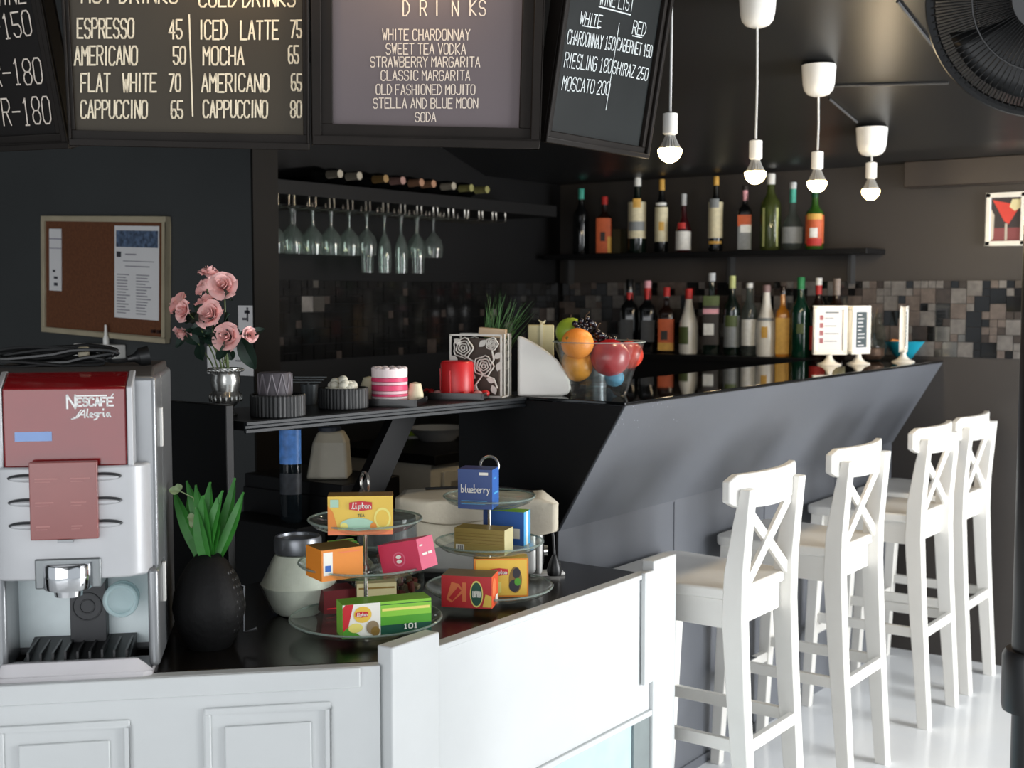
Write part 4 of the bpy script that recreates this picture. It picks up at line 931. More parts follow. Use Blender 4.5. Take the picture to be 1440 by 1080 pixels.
# ================================================================== NAPKIN HOLDER, PLATTER, GRASS, GIFT BOX
WMET = mat('white_enamel', '#d8d3c9', .4)
nc = at(676, 557, 'z', SZ)
t = thing('napkin_holder', 'white metal menu holder with cut out roses on the shelf', 'holder', nc, R(20))
NW, NH, ND = 0.145, near(676, 469, nc).z - SZ, 0.085
def leafpoly(cx, cz, L_, w, ang):
    p = []
    for k in range(9):
        u = k / 8; p.append((u * L_, w * math.sin(math.pi * u)))
    p += [(u * L_, -w * math.sin(math.pi * u)) for u in (7 / 8, 6 / 8, 5 / 8, .5, 3 / 8, 2 / 8, 1 / 8)]
    return [(cx + a * math.cos(ang) - b * math.sin(ang), cz + a * math.sin(ang) + b * math.cos(ang)) for a, b in p]
def rosepanel(y):
    m = MB(); f = .005
    for (a, b, c, d) in ((-NW / 2, NW / 2, 0, f), (-NW / 2, NW / 2, NH - f, NH), (-NW / 2, -NW / 2 + f, 0, NH), (NW / 2 - f, NW / 2, 0, NH)): m.bb(a, b, y - .001, y + .001, c, d)
    def ros(cx, cz, r):
        for q, rr in enumerate((1, .72, .45, .2)):
            m.tube([(cx + rr * r * (1 + .1 * math.cos(5 * R(a) + q)) * math.cos(R(a)), y, cz + rr * r * (1 + .1 * math.cos(5 * R(a) + q)) * math.sin(R(a))) for a in range(0, 360, 20)], .0032, 6, closed=True, flat=.6)
    ros(-.035, NH * .78, .026); ros(.022, NH * .5, .026); ros(.045, NH * .85, .016); ros(-.04, NH * .2, .02)
    m.tube([(-.03, y, NH * .65), (0, y, NH * .55), (.02, y, NH * .36), (.0, y, NH * .2), (.01, y, .004)], .0024, 6)
    m.tube([(.02, y, NH * .36), (.05, y, NH * .3), (.06, y, NH * .15)], .0024, 6)
    m.tube([(.045, y, NH * .75), (.05, y, NH * .6), (.04, y, NH * .5)], .0024, 6)
    for (cx, cz, a) in ((-.05, NH * .55, 2.4), (-.02, NH * .45, 3.6), (.05, NH * .62, .6), (.0, NH * .3, 2.6), (.03, NH * .3, -.3), (.045, NH * .2, -1.2), (.005, NH * .12, 2.7), (-.06, NH * .92, -.6), (.01, NH * .8, .8), (.06, NH * .42, 1.3), (-.045, NH * .38, -1.3)):
        m.hexa([(a_, y - .0012, b_) for a_, b_ in leafpoly(cx, cz, .026, .008, a)], [(a_, y + .0012, b_) for a_, b_ in leafpoly(cx, cz, .026, .008, a)])
    return m
rosepanel(-ND / 2).build('rose_panel', WMET, t); rosepanel(ND / 2).build('rose_panel', WMET, t)
m = MB().bb(-NW / 2, NW / 2, -ND / 2, ND / 2, 0, .003)
for yy in (-.02, .015):
    m.tube([(NW / 2, yy, 0), (NW / 2, yy, NH), (NW / 2 - .004, yy, NH)], .002, 6)
m.build('base', WMET, t)
mn = thing('menu_card', 'brown menu cards standing inside the rose holder', 'menu', nc + Vector((0, 0, .0032)), R(20))
MB().bb(-.058, .06, -.03, -.006, 0, NH - .016).build('cards', mat('brown_card', '#3d2f25', .6), mn)
mn = thing('menu_card', 'grey edged stack of menus at the back of the rose holder', 'menu', nc + Vector((0, 0, .0032)), R(20))
MB().bb(-.05, .064, .004, .03, 0, NH - .03).build('cards', mat('grey_paper_edge', '#8f8a83', .7), mn)
p = near(693, 470, nc, .01)
t = thing('card_box', 'small tan cardboard box lying on top of the rose holder', 'box', p, R(30)); t.rotation_euler = (0, R(5), R(30))
MB().bb(-.036, .036, -.02, .02, -.008, .016).build('box', mat('tan_card', '#b99f80', .6, var=.15), t, bevel=.001)
pc_ = at(768, 557, 'z', SZ)
t = thing('platter', 'white drop shaped platter standing on edge beside the fruit bowl', 'platter', pc_)
out = [(728, 472), (736, 474), (752, 482), (770, 494), (784, 506), (794, 520), (801, 535), (803, 546), (799, 554), (790, 558), (770, 558.5), (728, 558)]
fr = [near(*q, pc_, -.012) - pc_ for q in out]; bk = [near(*q, pc_, .012) - pc_ for q in out]
for v_ in fr + bk: v_.z = max(v_.z, .0006)
MB().hexa(fr, bk).build('plate', mat('white_melamine', '#d9d4cd', .35, var=.02), t, bevel=.006, seg=3)
gc = Vector((-2.1, 2.74, SZ))
t = thing('potted_grass', 'spiky green artificial grass standing behind the rose holder', 'plant', gc)
MB().lathe([(1e-5, 0), (.028, 0), (.034, .07), (.03, .07), (1e-5, .06)], seg=24).build('pot', mat('grey_pot', '#6b6d6c', .5), t)
m = MB(); rnd = random.Random(6)
for k in range(90):
    tx, ty = rnd.uniform(680, 745), 0
    ty = 398 + abs(tx - 700) * .75 + rnd.uniform(0, 35)
    if k % 11 == 0: tx, ty = rnd.uniform(740, 757), rnd.uniform(420, 440)
    tip = near(tx, ty, gc, rnd.uniform(-.05, .05)) - gc
    a = rnd.uniform(0, 6.28); b = Vector((.022 * math.cos(a), .022 * math.sin(a), .06))
    midp = (b + tip) / 2 + Vector((0, 0, .015)); s = Vector((math.cos(a + 1), math.sin(a + 1), 0)) * .0016
    m.add([b - s, b + s, midp + s * .9, midp - s * .9, tip], [(0, 1, 2, 3), (3, 2, 4)])
m.build('blades', mat('grass_green', '#3f6b34', .5, var=.4, scale=30), t)
bc = Vector((-2.045, 2.9, SZ + .001)); zt = near(760, 457, bc).z
t = thing('gift_box', 'tall cream box tied with a pale ribbon behind the fruit bowl', 'box', bc, YAW)
MB().bb(-.036, .036, -.03, .03, 0, zt - SZ).build('box', mat('cream_box', '#c9bf93', .5), t, bevel=.002)
MB().bb(-.002, .006, -.0325, .0325, 0, zt - SZ + .002).tube([(0.002, -.02, zt - SZ + .002), (.012, -.02, zt - SZ + .012), (.01, .0, zt - SZ + .004), (-.006, .01, zt - SZ + .012), (.002, .0, zt - SZ + .003)], .002, 6).build('ribbon', mat('pale_ribbon', '#ded6b4', .5), t)
tc_ = Vector((-1.915, 2.985, SZ + .001)); zt = near(778, 474, tc_).z
t = thing('tin_cup', 'grey blue metal cup half hidden behind the fruit bowl', 'cup', tc_)
MB().lathe([(1e-5, 0), (.028, 0), (.034, zt - SZ - .004), (.036, zt - SZ), (.031, zt - SZ), (1e-5, .02)], seg=28).build('cup', mat('grey_blue_tin', '#85898f', .35, metal=.4), t)

# ================================================================== FRUIT BOWL
fb = at(842, 556, 'z', 1.2262)
t = thing('fruit_bowl', 'flared clear glass bowl of fruit at the bar corner', 'bowl', fb)
bh = near(842, 480, fb).z - fb.z
prof = [(1e-5, .022), (.03, .02), (.05, .004), (.072, 0), (.075, .004), (.083, .03), (.122, bh), (.124, bh + .001), (.120, bh - .001), (.079, .032), (.06, .03), (1e-5, .055)]
MB().lathe(prof, seg=64).build('bowl', glass('bowl_glass', '#f7faf9', ior=1.33, body=.01), t)
MB().tube([(.123 * math.cos(R(a)), .123 * math.sin(R(a)), bh) for a in range(0, 360, 6)], .0018, 6, closed=True).build('rim', glass('rim_glass', '#e4ebe8', body=.35, bodycol='#b9c2be'), t)
def fruit(name, label, cat, q, r, dd, m_, sc=(1, 1, .95), stem=True, group=None, star=False):
    c = near(*q, fb, dd)
    ft = thing(name, label, cat, c, random.uniform(0, 6), group)
    MB().lathe([(max(1e-5, r * math.sin(R(a)) * (1 - .1 * (a < 25 or a > 155))), -r * math.cos(R(a)) * sc[2] + (.10 * r if a < 10 else 0) - (.12 * r if a > 170 else 0)) for a in range(0, 181, 12)], seg=32).build('flesh', m_, ft)
    if stem: MB().tube([(0, 0, r * .78), (.002, 0, r * 1.0), (.005, .002, r * 1.12)], .0014, 6).build('stem', mat('fruit_stem', '#4a3420', .7), ft)
    if star: MB().at((r * .45, -r * .8, r * .35), (R(60), 0, R(30))).lathe([(1e-5, 0), (.005, 0), (.004, .002), (1e-5, .002)], seg=8).build('navel', mat('orange_navel', '#8a7430', .7), ft)
fruit('orange', 'orange resting on top of the fruit bowl at its left', 'orange', (812, 483), .0435, -.04, mat('orange_peel', '#f09038', .45, bump=.25, bscale=220), stem=False, star=True)
fruit('fruit', 'yellow orange fruit under the orange, seen through the bowl', 'fruit', (812, 512), .043, .0, mat('mango_skin', '#d98f2e', .4, var=.3, scale=20), (1, 1, 1.1))
fruit('apple', 'green apple behind the orange at the top of the bowl', 'apple', (803, 467), .042, .045, mat('green_apple', '#8fa636', .35, var=.2, scale=20))
fruit('apple', 'large red apple in the right half of the glass bowl', 'apple', (858, 503), .053, -.015, mat('red_apple', '#a3161c', .25, var=.25, scale=16))
fruit('apple', 'red apple with a yellow blush at the right edge of the bowl', 'apple', (884, 499), .040, .035, mat('blush_apple', '#c23a2a', .25, var=.35, scale=12))
fruit('apple', 'red apple mostly hidden behind the large red apple', 'apple', (845, 497), .04, .055, mat('red_apple', '#a3161c'))
fruit('decorative_ball', 'dull blue decorative ball lying at the bottom of the bowl', 'decorative ball', (864, 531), .026, .0, mat('blue_ball', '#4f8aa8', .5, var=.25), stem=False)
for (nm, cs, lab, seed) in (('grapes', [(822, 453), (812, 456), (832, 456), (820, 462)], 'bunch of black grapes lying on the green apple', 1), ('grapes', [(838, 468), (845, 474), (851, 476), (858, 477)], 'bunch of black grapes hanging over the red apples', 2)):
    g0 = near(*cs[0], fb, 0.0); t = thing(nm, lab, 'grapes', g0, 0, 'black grapes in the bowl'); m = MB(); rnd = random.Random(seed)
    for q in cs:
        for k in range(5):
            p = near(q[0] + rnd.uniform(-6, 6), q[1] + rnd.uniform(-5, 5), fb, rnd.uniform(-.02, .04)) - g0; m.sphere(p, .0085, 12)
    m.build('berries', mat('black_grape', '#17121c', .2, spec=.6), t)
    MB().tube([(0, 0, 0), (.006, 0, .02), (.014, 0, .026)], .0016, 6).build('stalk', mat('fruit_stem'), t)

# ================================================================== SIGN STANDS, JAR AND BOWL AT THE FAR END OF THE BAR
CREAM = mat('cream_white_frame', '#efeadd', .35)
def sign(px, py, rz, label, dark, top=431):
    c = at(px, py, 'z', 1.2262); t = thing('sign_stand', label, 'sign stand', c, rz, 'white table sign stands')
    H1 = near(px, top, c).z - c.z; zb = .042
    W = .122; f = .013
    MB().lathe([(1e-5, 0), (.045, 0), (.044, .004), (.025, .011), (.013, .024), (.010, .036), (.016, zb + .001), (1e-5, zb + .001)], seg=32).build('base', CREAM, t)
    m = MB()
    for (a, b, e, g) in ((-W / 2, W / 2, zb, zb + f), (-W / 2, W / 2, H1 - f, H1), (-W / 2, -W / 2 + f, zb, H1), (W / 2 - f, W / 2, zb, H1)): m.bb(a, b, -.011, .011, e, g)
    m.build('frame', CREAM, t, bevel=.003)
    crd = MB().bb(-W / 2 + f, W / 2 - f, -.006, .006, zb + f, H1 - f).build('card', PAPER, t)
    m = MB(); h = H1 - zb - 2 * f; x0 = -W / 2 + f; z0 = zb + f; y = -.0066; rnd = random.Random(int(px))
    if dark:
        m.bb(x0 + .02, x0 + .092, y, -.005, z0 + h * .06, z0 + h * .95)
        for k in range(9): m.bb(x0 + .03, x0 + .03 + rnd.uniform(.02, .05), y - .001, y, z0 + h * (.1 + .095 * k), z0 + h * (.125 + .095 * k), 1)
    else:
        for k in range(4): m.bb(x0 + .008, x0 + .022, y, -.005, z0 + h * (.18 + .19 * k), z0 + h * (.3 + .19 * k), 2)
        for k in range(4): m.bb(x0 + .026, x0 + .026 + rnd.uniform(.035, .055), y, -.005, z0 + h * (.22 + .19 * k), z0 + h * (.235 + .19 * k), 0)
        m.bb(x0 + .03, x0 + .08, y, -.005, z0 + h * .92, z0 + h * .95, 0)
    m.build('print', [mat('slate_print', '#3f4a4d', .7), PAPER, mat('dusty_rose_print', '#9a5f62', .7)], crd)
sign(1166, 513, YAW + R(-2), 'white sign stand with a lined drinks list, leftmost of the three', False)
sign(1207, 512, YAW + R(42), 'white sign stand with a dark printed card, touching the lined one', True)
sign(1270, 509, YAW + R(68), 'white sign stand seen nearly edge on near the bar end', True)
jc2 = at(1238, 508, 'z', 1.2262) + Vector((-.06, .05, 0))
t = thing('glass_pitcher', 'clear glass pitcher of straws between the sign stands', 'pitcher', jc2); zt = near(1238, 440, jc2).z - jc2.z
MB().lathe([(1e-5, .004), (.04, 0), (.058, .02), (.064, .07), (.055, .13), (.042, zt * .85), (.046, zt)], seg=32, cap=False).build('glass_body', CLEAR, t)
MB().lathe([(1e-5, .006), (.04, .006), (.054, .02), (.056, .05), (1e-5, .052)], seg=28).build('copper_contents', mat('copper_brown', '#7d5a4a', .4, metal=.3, var=.4, scale=60), t)
m = MB(); rnd = random.Random(9)
for k in range(5): m.tube([(rnd.uniform(-.02, .02), rnd.uniform(-.02, .02), .05), (rnd.uniform(-.05, .06), rnd.uniform(-.03, .03), zt + rnd.uniform(0, .03))], .0025, 6)
m.build('straws', mat('beige_straw', '#8c7b68', .6), t)
bc2 = at(1283, 506, 'z', 1.2262) + Vector((-.05, .06, 0))
t = thing('teal_bowl', 'teal bowl behind the edge on sign stand', 'bowl', bc2)
MB().lathe([(1e-5, 0), (.03, 0), (.05, .02), (.085, .07), (.09, .075), (.084, .073), (.04, .02), (1e-5, .012)], seg=36).build('bowl', mat('teal_ceramic', '#1f8fa6', .3, var=.1), t)
t = thing('orange_wedge', 'orange coloured wedge lying in the teal bowl', 'fruit', bc2 + Vector((-.03, -.04, .06)), YAW); t.rotation_euler = (0, R(25), YAW)
MB().prism([(-.03, 0), (.03, 0), (.022, .016), (0, .022), (-.022, .016)], -.012, .012, axis='y').build('wedge', mat('orange_flesh', '#c97a35', .5), t, bevel=.002)

# ================================================================== BOTTLE SHELVES
us = thing('bottle_shelf', 'upper black wall shelf carrying a row of liquor bottles', 'shelf', (0, 0, 0))
MB().bb(-3.5, -1.905, 4.985, YE - .001, 1.66, 1.682).build('board', BLACK_B, us, bevel=.002)
for px in (1028, 1197, 801):
    b0 = at(px, 372, 'y', 5.17); MB().bb(b0.x - .008, b0.x + .008, 5.15, YE - .001, 1.54, 1.66).build('bracket', mat('grey_bracket', '#2c2c2c', .5), us)
lsf = thing('bottle_shelf', 'lower black back counter with bottles in front of the mosaic', 'shelf', (0, 0, 0))
MB().bb(-3.5, -2.096, 4.96, 5.19, 1.204, 1.2262).build('board', BLACK_B, lsf)
MB().bb(-3.5, -2.096, 4.98, 5.185, .0, 1.204).build('cabinet', BLACK_B, lsf)

def bottle(px, top, base, wpx, shelf_z, y, kind, body, cap, label, lab=None, foil=None, capf=0.1, labr=(.12, .5), dark=None, lm2=None, lab2=None):
    b = at(px, base, 'y', y); c = Vector((b.x, y, shelf_z))
    k = F / ((c - CAM).dot(fw)); H1 = near(px, top, c).z - c.z; r = wpx / k / 2
    t = thing('bottle', label, 'bottle', c, YAW * .6, 'bottles on the bar back shelves')
    ns = {'wine': ((0, .93), (.03, 1), (.56, 1), (.63, .92), (.70, .55), (.76, .38), (1 - capf, .33)), 'slim': ((0, .93), (.02, 1), (.6, 1), (.68, .8), (.75, .45), (1 - capf, .36)),
          'square': ((0, .95), (.02, 1), (.58, 1), (.64, .9), (.69, .5), (.73, .36), (1 - capf, .32)), 'round': ((0, .8), (.05, .95), (.2, 1), (.38, 1), (.5, .75), (.58, .42), (1 - capf, .3)),
          'cone': ((0, .9), (.03, 1), (.4, 1), (.5, .9), (.62, .62), (.75, .42), (1 - capf, .33)), 'flask': ((0, .75), (.06, .95), (.22, 1), (.36, .95), (.46, .7), (.54, .36), (1 - capf, .28))}[kind]
    fn = (lambda a, z: 1.0 / max(abs(math.cos(a)), abs(math.sin(a))) ** .75 * .9) if kind == 'square' else None
    sy = .6 if kind == 'flask' else 1
    prof = [(1e-5, 0)] + [(max(.004, r * b_), H1 * a_) for a_, b_ in ns] + [(1e-5, H1 * (1 - capf))]
    MB().lathe(prof, seg=28, fn=fn, sy=sy).build('glass_body', body, t)
    rn = max(.004, r * ns[-1][1])
    MB().lathe([(1e-5, H1 * (1 - capf)), (rn * 1.18, H1 * (1 - capf)), (rn * 1.18, H1 * .99), (rn * 1.05, H1), (1e-5, H1)], seg=20).build('cap', cap, t)
    if foil: MB().lathe([(rn * 1.12, H1 * (1 - capf - foil[1])), (rn * 1.12, H1 * (1 - capf) - .0005)], seg=20, cap=False).build('neck_foil', foil[0], t)
    def band(z0, z1, m_, a0=195, a1=345, nm='label'):
        m = MB(); q = 1.012; vs = []
        for j in range(17):
            a = R(a0 + (a1 - a0) * j / 16); rr = r * q * (fn(a, 0) if fn else 1)
            vs += [(rr * math.cos(a), rr * math.sin(a) * sy, H1 * z0), (rr * math.cos(a), rr * math.sin(a) * sy, H1 * z1)]
        m.add(vs, [(2 * j, 2 * j + 2, 2 * j + 3, 2 * j + 1) for j in range(16)]); return m.build(nm, m_, t)
    if lab: band(labr[0], labr[1], lab)
    for (z0, z1, m_, a0, a1) in (lab2 or ()): 
        o = band(z0, z1, m_, a0, a1, 'label_or_glint'); o.scale = (1.012, 1.012, 1)  # label marks, and glints painted on a few bottles
    return t
GD = mat('dark_green_glass', '#0d1712', .08, spec=.6); BD = mat('black_glass', '#0b0c0d', .08, spec=.6); BR = mat('dark_brown_glass', '#1c0f0a', .08, spec=.6); GR = mat('green_glass', '#14452a', .08, spec=.6)
CB = glass('clear_bottle', '#cdd6d2', body=.1, bodycol='#8d9794'); GB = glass('pale_green_bottle', '#8f9f6a', body=.16, bodycol='#7d8a4a'); WB = mat('white_bottle', '#dcd9d0', .3); AM = mat('amber_bottle', '#a86a1c', .15); RBD = mat('ruby_dark', '#35090f', .08, spec=.6)
def lm(n, c): return mat('label_' + n, c, .6, var=.1, scale=60)
WL, CL, OL, GL_, RL, GYL, SVL = lm('white', '#d9d9d4'), lm('cream', '#cfc6a6'), lm('orange', '#b8552c'), lm('gold', '#c79a45'), lm('red', '#b52a26'), lm('grey', '#7f8384'), lm('silver', '#b9bcbd')
GNL, TEAL, PKL, OLV, DK = lm('green', '#4d5a30'), lm('teal', '#3f9d8a'), lm('pink', '#d59aa3'), lm('olive', '#5d5836'), lm('dark', '#2a2522')
GLINT = lm('charcoal', '#3b3d3f')  # dim glints on the black cut glass, put into the colour
yb, zu, zl = 5.075, 1.6823, 1.2265
bottle(817, 266, 357, 22, zu, yb, 'wine', BD, TEAL, 'dark bottle with a green pourer at the left end of the upper shelf', capf=.16)
bottle(850, 277, 353, 24, zu, yb, 'square', BR, RL, 'square bottle with red cap and orange label on the upper shelf', OL, capf=.14, labr=(.02, .62), lab2=((.22, .38, DK, 250, 285), (.02, .3, GL_, 300, 340)))
bottle(896, 251, 354, 26, zu, yb, 'wine', GD, WL, 'tall dark bottle with white cap and wide cream label', CL, capf=.11, labr=(.2, .68), lab2=((.6, .72, GL_, 250, 300), (.3, .42, GYL, 210, 330)))
bottle(930, 253, 353, 19, zu, yb, 'slim', BD, GL_, 'slender dark bottle with gold cap and narrow pale label', CL, capf=.15, labr=(.15, .62), lab2=((.3, .42, GL_, 255, 300), (.64, .68, WL, 220, 320)))
bottle(961, 273, 352, 22, zu, yb, 'round', RBD, SVL, 'short ruby bottle with a round white label on the upper shelf', WL, capf=.2, labr=(.04, .36), lab2=((.4, .5, RL, 230, 290),))
bottle(1006, 249, 352, 21, zu, yb, 'wine', BD, GL_, 'tall bottle with yellow cap and long cream label', CL, capf=.12, labr=(.18, .66), lab2=((.1, .14, GL_, 210, 330), (.58, .7, GYL, 220, 300)))
bottle(1047, 262, 353, 22, zu, yb, 'square', BD, DK, 'dark squarish bottle with pink neck and brown topped label', GYL, (PKL, .16), .07, (.02, .5), lab2=((.38, .55, OL, 210, 330), (.28, .4, WL, 240, 320)))
bottle(1083, 245, 354, 29, zu, yb, 'wine', GB, WL, 'pale yellow green bottle with white cap behind a bare bulb', capf=.14, labr=(.1, .5), lab2=((.05, .55, lm('lime', '#b9bf7e'), 225, 240), (.05, .55, lm('lime', '#b9bf7e'), 305, 318)))  # the lime strips are yellow-green highlights painted onto the glass
bottle(1114, 257, 354, 29, zu, yb, 'flask', CB, SVL, 'rounded clear flask bottle with teal neck on the upper shelf', capf=.1, foil=(TEAL, .2), lab=GYL, labr=(.1, .34))
bottle(1145, 268, 353, 26, zu, yb, 'wine', mat('bright_green_glass', '#2a4d18', .08, spec=.6), GR, 'green bottle with orange red label at the right end of the upper shelf', OL, capf=.12, labr=(.1, .58), lab2=((.2, .36, WL, 240, 290), (.06, .18, RL, 220, 320), (.5, .6, GL_, 220, 320)))
t = thing('bottle_carton', 'olive carton standing between the first upper shelf bottles', 'carton', (at(866, 353, 'y', 5.1).x, 5.12, zu), 0)
MB().bb(-.03, .03, -.03, .03, 0, .115).build('carton', mat('olive_card', '#3d3a26', .6), t)
bottle(885, 393, 492, 27, zl, yb, 'square', BD, BD, 'black cut glass bottle with red neck label behind the fruit bowl', None, (RL, .14), .18, lab2=((.15, .45, GLINT, 215, 300),))
bottle(910, 395, 492, 27, zl, yb, 'square', BD, PKL, 'black cut glass bottle with pink topped red neck, right of its twin', None, (RL, .16), .1, lab2=((.15, .45, GLINT, 240, 320),))
bottle(937, 404, 492, 25, zl, yb, 'square', BR, RL, 'square bottle with red cap and orange label on the lower shelf', OL, capf=.14, labr=(.05, .52), lab2=((.2, .34, DK, 240, 285), (.04, .16, GL_, 210, 330)))
bottle(968, 406, 494, 27, zl, yb, 'cone', WB, RL, 'plain white bottle with red cap and green label on the lower shelf', None, capf=.16, lab2=((.15, .42, GNL, 200, 275),))
bottle(1000, 384, 494, 27, zl, yb, 'square', GD, SVL, 'dark green square bottle with silver stopper on the lower shelf', DK, capf=.1, labr=(.12, .6), lab2=((.24, .38, WL, 230, 290), (.5, .56, PKL, 215, 320), (.6, .72, GNL, 215, 320)))
bottle(1029, 388, 494, 23, zl, yb, 'wine', GD, lm('lime', '#8d9455'), 'dark green bottle with lime top beside the silver stopper', GYL, capf=.16, labr=(.1, .5), lab2=((.36, .5, GNL, 220, 310),))
bottle(1053, 398, 493, 22, zl, yb, 'slim', CB, WL, 'clear bottle with white cap and white label on the lower shelf', WL, capf=.07, labr=(.14, .5))
bottle(1077, 401, 494, 28, zl, yb, 'cone', WB, lm('mauve', '#8f7573'), 'white bottle with a palm emblem and dark cap', None, capf=.1, lab2=((.26, .42, GL_, 245, 280), (.5, .54, GYL, 220, 320)))
bottle(1100, 402, 493, 22, zl, yb, 'square', AM, BR, 'amber bottle with golden label next to the palm emblem bottle', GL_, capf=.12, labr=(.04, .55))
bottle(1125, 390, 493, 27, zl, yb, 'wine', mat('deep_green_glass', '#0b2f22', .08, spec=.6), lm('cap_green', '#1f7a45'), 'tall deep green bottle with a bright green cap', None, capf=.15, lab2=((.3, .42, GNL, 250, 290),))
bottle(1150, 391, 493, 24, zl, yb, 'wine', BR, WL, 'bottle with white cap and red neck mostly behind the lined sign', RL, (RL, .26), .09, (.1, .4))
bottle(1175, 392, 493, 27, zl, yb, 'wine', BR, lm('taupe', '#7d7067'), 'brown bottle with taupe neck behind the sign stands', CL, (lm('taupe', '#7d7067'), .14), .1, (.1, .4))

# ================================================================== GLASS RACK
gr = thing('glass_rack', 'black hanging shelf with wire hooks for stemmed glasses', 'glass rack', (0, 0, 0))
MB().bb(XB + .002, -3.2, 2.75, 4.66, 1.835, 1.885).build('board', BLACK_W, gr, bevel=.002)
WIRE = mat('bright_wire', '#cfcac0', .22, metal=.95)
pairs = [(392, None), (407.5, 415), (436, 445), (464.5, 471), (490, 497), (515.5, 521.5), (540, 547), (565, 571), (588, 594), (611, 617), (632, 639), (655, 660), (675, 680), (694, 699), (712, None)]
ys = []
for pr in pairs:
    for px in pr:
        if px is None: continue
        yv = at(px, 290, 'x', -3.2).y; ys.append(yv)
        zt_, zb_ = 1.835, 1.797
        MB().tube([(-3.205, yv, zt_), (-3.205, yv, zb_ + .004), (-3.212, yv, zb_), (-3.40, yv, zb_), (-3.41, yv, zb_ + .004), (-3.41, yv, zt_)], .0036, 6).build('hook', WIRE, gr)
gaps = []
for a, b in zip(pairs[:-1], pairs[1:]):
    gaps.append(((at((a[1] or a[0]), 290, 'x', -3.2).y + at(b[0], 290, 'x', -3.2).y) / 2))
def stem_glass(kind):
    if kind == 'flute': p = [(1e-5, 0), (.028, -.002), (.029, -.004), (.006, -.01), (.0035, -.03), (.0035, -.075), (.012, -.09), (.022, -.12), (.025, -.165), (.0225, -.225)]
    else: p = [(1e-5, 0), (.031, -.002), (.032, -.004), (.007, -.010), (.004, -.03), (.004, -.062), (.014, -.073), (.032, -.095), (.038, -.125), (.034, -.163)]
    return MB().lathe([(r, z) for r, z in p], seg=28, cap=False)
WG = glass('stemware_glass', '#e8f0ec', ior=1.5, body=.05, bodycol='#c9d2cd')
protos = {}
def place_glass(kind, loc, label):
    if kind not in protos:
        t = thing('wine_glass' if kind == 'wine' else 'champagne_flute', label, 'glass', loc, 0, 'stemmed glasses hanging upside down in the rack')
        stem_glass(kind).build('glass', WG, t); protos[kind] = t; return t
    return dup(protos[kind], loc, label)
ordw = ['first', 'second', 'third', 'fourth', 'fifth', 'sixth', 'seventh', 'eighth', 'ninth', 'tenth']
kinds = ['wine', 'wine', 'wine', 'wine', 'wine', 'wine', 'flute', 'flute', 'flute', 'wine', 'wine']
rowlab = ['in the front row of the rack', 'in the back row of the rack']
for rw, xr in enumerate((-3.255, -3.345)):
    cnt = {'wine': 0, 'flute': 0}
    for i, kd in enumerate(kinds[:11]):
        if i > 9: break
        w_ = ordw[cnt[kd]]; cnt[kd] += 1
        nm_ = 'wine glass' if kd == 'wine' else 'champagne flute'
        place_glass(kd, (xr, gaps[i], 1.8025), 'upside down %s, %s from the pillar %s' % (nm_, w_, rowlab[rw]))
foil_c = [lm('bone', '#8f887a'), lm('bone', '#8f887a'), lm('old_gold', '#7d6238'), lm('rose_tin', '#8a6a62'), lm('peach', '#8f6a52'), lm('peach', '#8f6a52'), lm('bone', '#8f887a'), lm('pale_gold', '#7d7a4a'), lm('pale_gold', '#7d7a4a')]
proto = None
wl = ['first', 'second', 'third', 'fourth', 'fifth', 'sixth', 'seventh', 'eighth', 'last']
for k, q in enumerate((492, 519, 556, 580, 606, 623, 651, 676, 698)):
    yv = at(q, 258, 'x', -3.14).y
    t = thing('wine_bottle', 'wine bottle lying on the glass rack with only its capsule showing, %s from the pillar' % wl[k], 'bottle', (-3.2, yv, 1.886 + .036), 0, 'wine bottles lying on the glass rack')
    rot = (0, R(90), 0)
    MB().at((0, 0, 0), rot).lathe([(1e-5, -.3), (.034, -.3), (.036, -.29), (.036, -.11), (.03, -.085), (.016, -.05), (.0145, -.045), (1e-5, -.045)], seg=24).build('glass_body', BD, t)
    MB().at((0, 0, 0), rot).lathe([(.0148, -.048), (.013, .004), (.0145, .005), (.0145, .014), (1e-5, .015)], seg=20).build('capsule', foil_c[k], t)

# ================================================================== PICTURE ON THE END WALL
pt_ = thing('picture', 'white framed picture of a red cocktail on the end wall', 'picture', (-1.42, YE - .001, 1.79))
m = MB(); W2, H2, f = .075, .103, .018
for (a, b, c, d) in ((-W2, W2, -H2, -H2 + f), (-W2, W2, H2 - f, H2), (-W2, -W2 + f, -H2, H2), (W2 - f, W2, -H2, H2)): m.bb(a, b, -.02, 0, c, d)
m.build('frame', CREAM, pt_, bevel=.002)
m = MB().bb(-W2 + f, W2 - f, -.012, 0, -H2 + f, H2 - f, 0); x0, x1, z0, z1 = -W2 + f, W2 - f, -H2 + f, H2 - f
y = -.0126
def pp(pl, k, mi): m.add([(x0 + a * (x1 - x0), y - .0003 * k, z0 + b * (z1 - z0)) for a, b in pl], [tuple(range(len(pl)))], mi)
pp([(0, 0), (1, 0), (1, .3), (0, .3)], 0, 2); pp([(.05, .95), (.98, .8), (.6, .38), (.45, .45)], 1, 1); pp([(.48, .4), (.56, .4), (.56, 0), (.48, 0)], 2, 3); pp([(.62, .78), (.7, .95), (.98, .95), (.98, .75), (.8, .68)], 2, 4); pp([(0, .75), (.12, .6), (.1, .05), (0, .0)], 1, 3)
m.build('image', [mat('picture_dark', '#3c3436', .6), mat('cocktail_red', '#e0483c', .6), mat('picture_rose', '#8f4a4c', .6), mat('picture_stem', '#cfc4b4', .6), mat('picture_lemon', '#efe3ae', .6)], pt_)

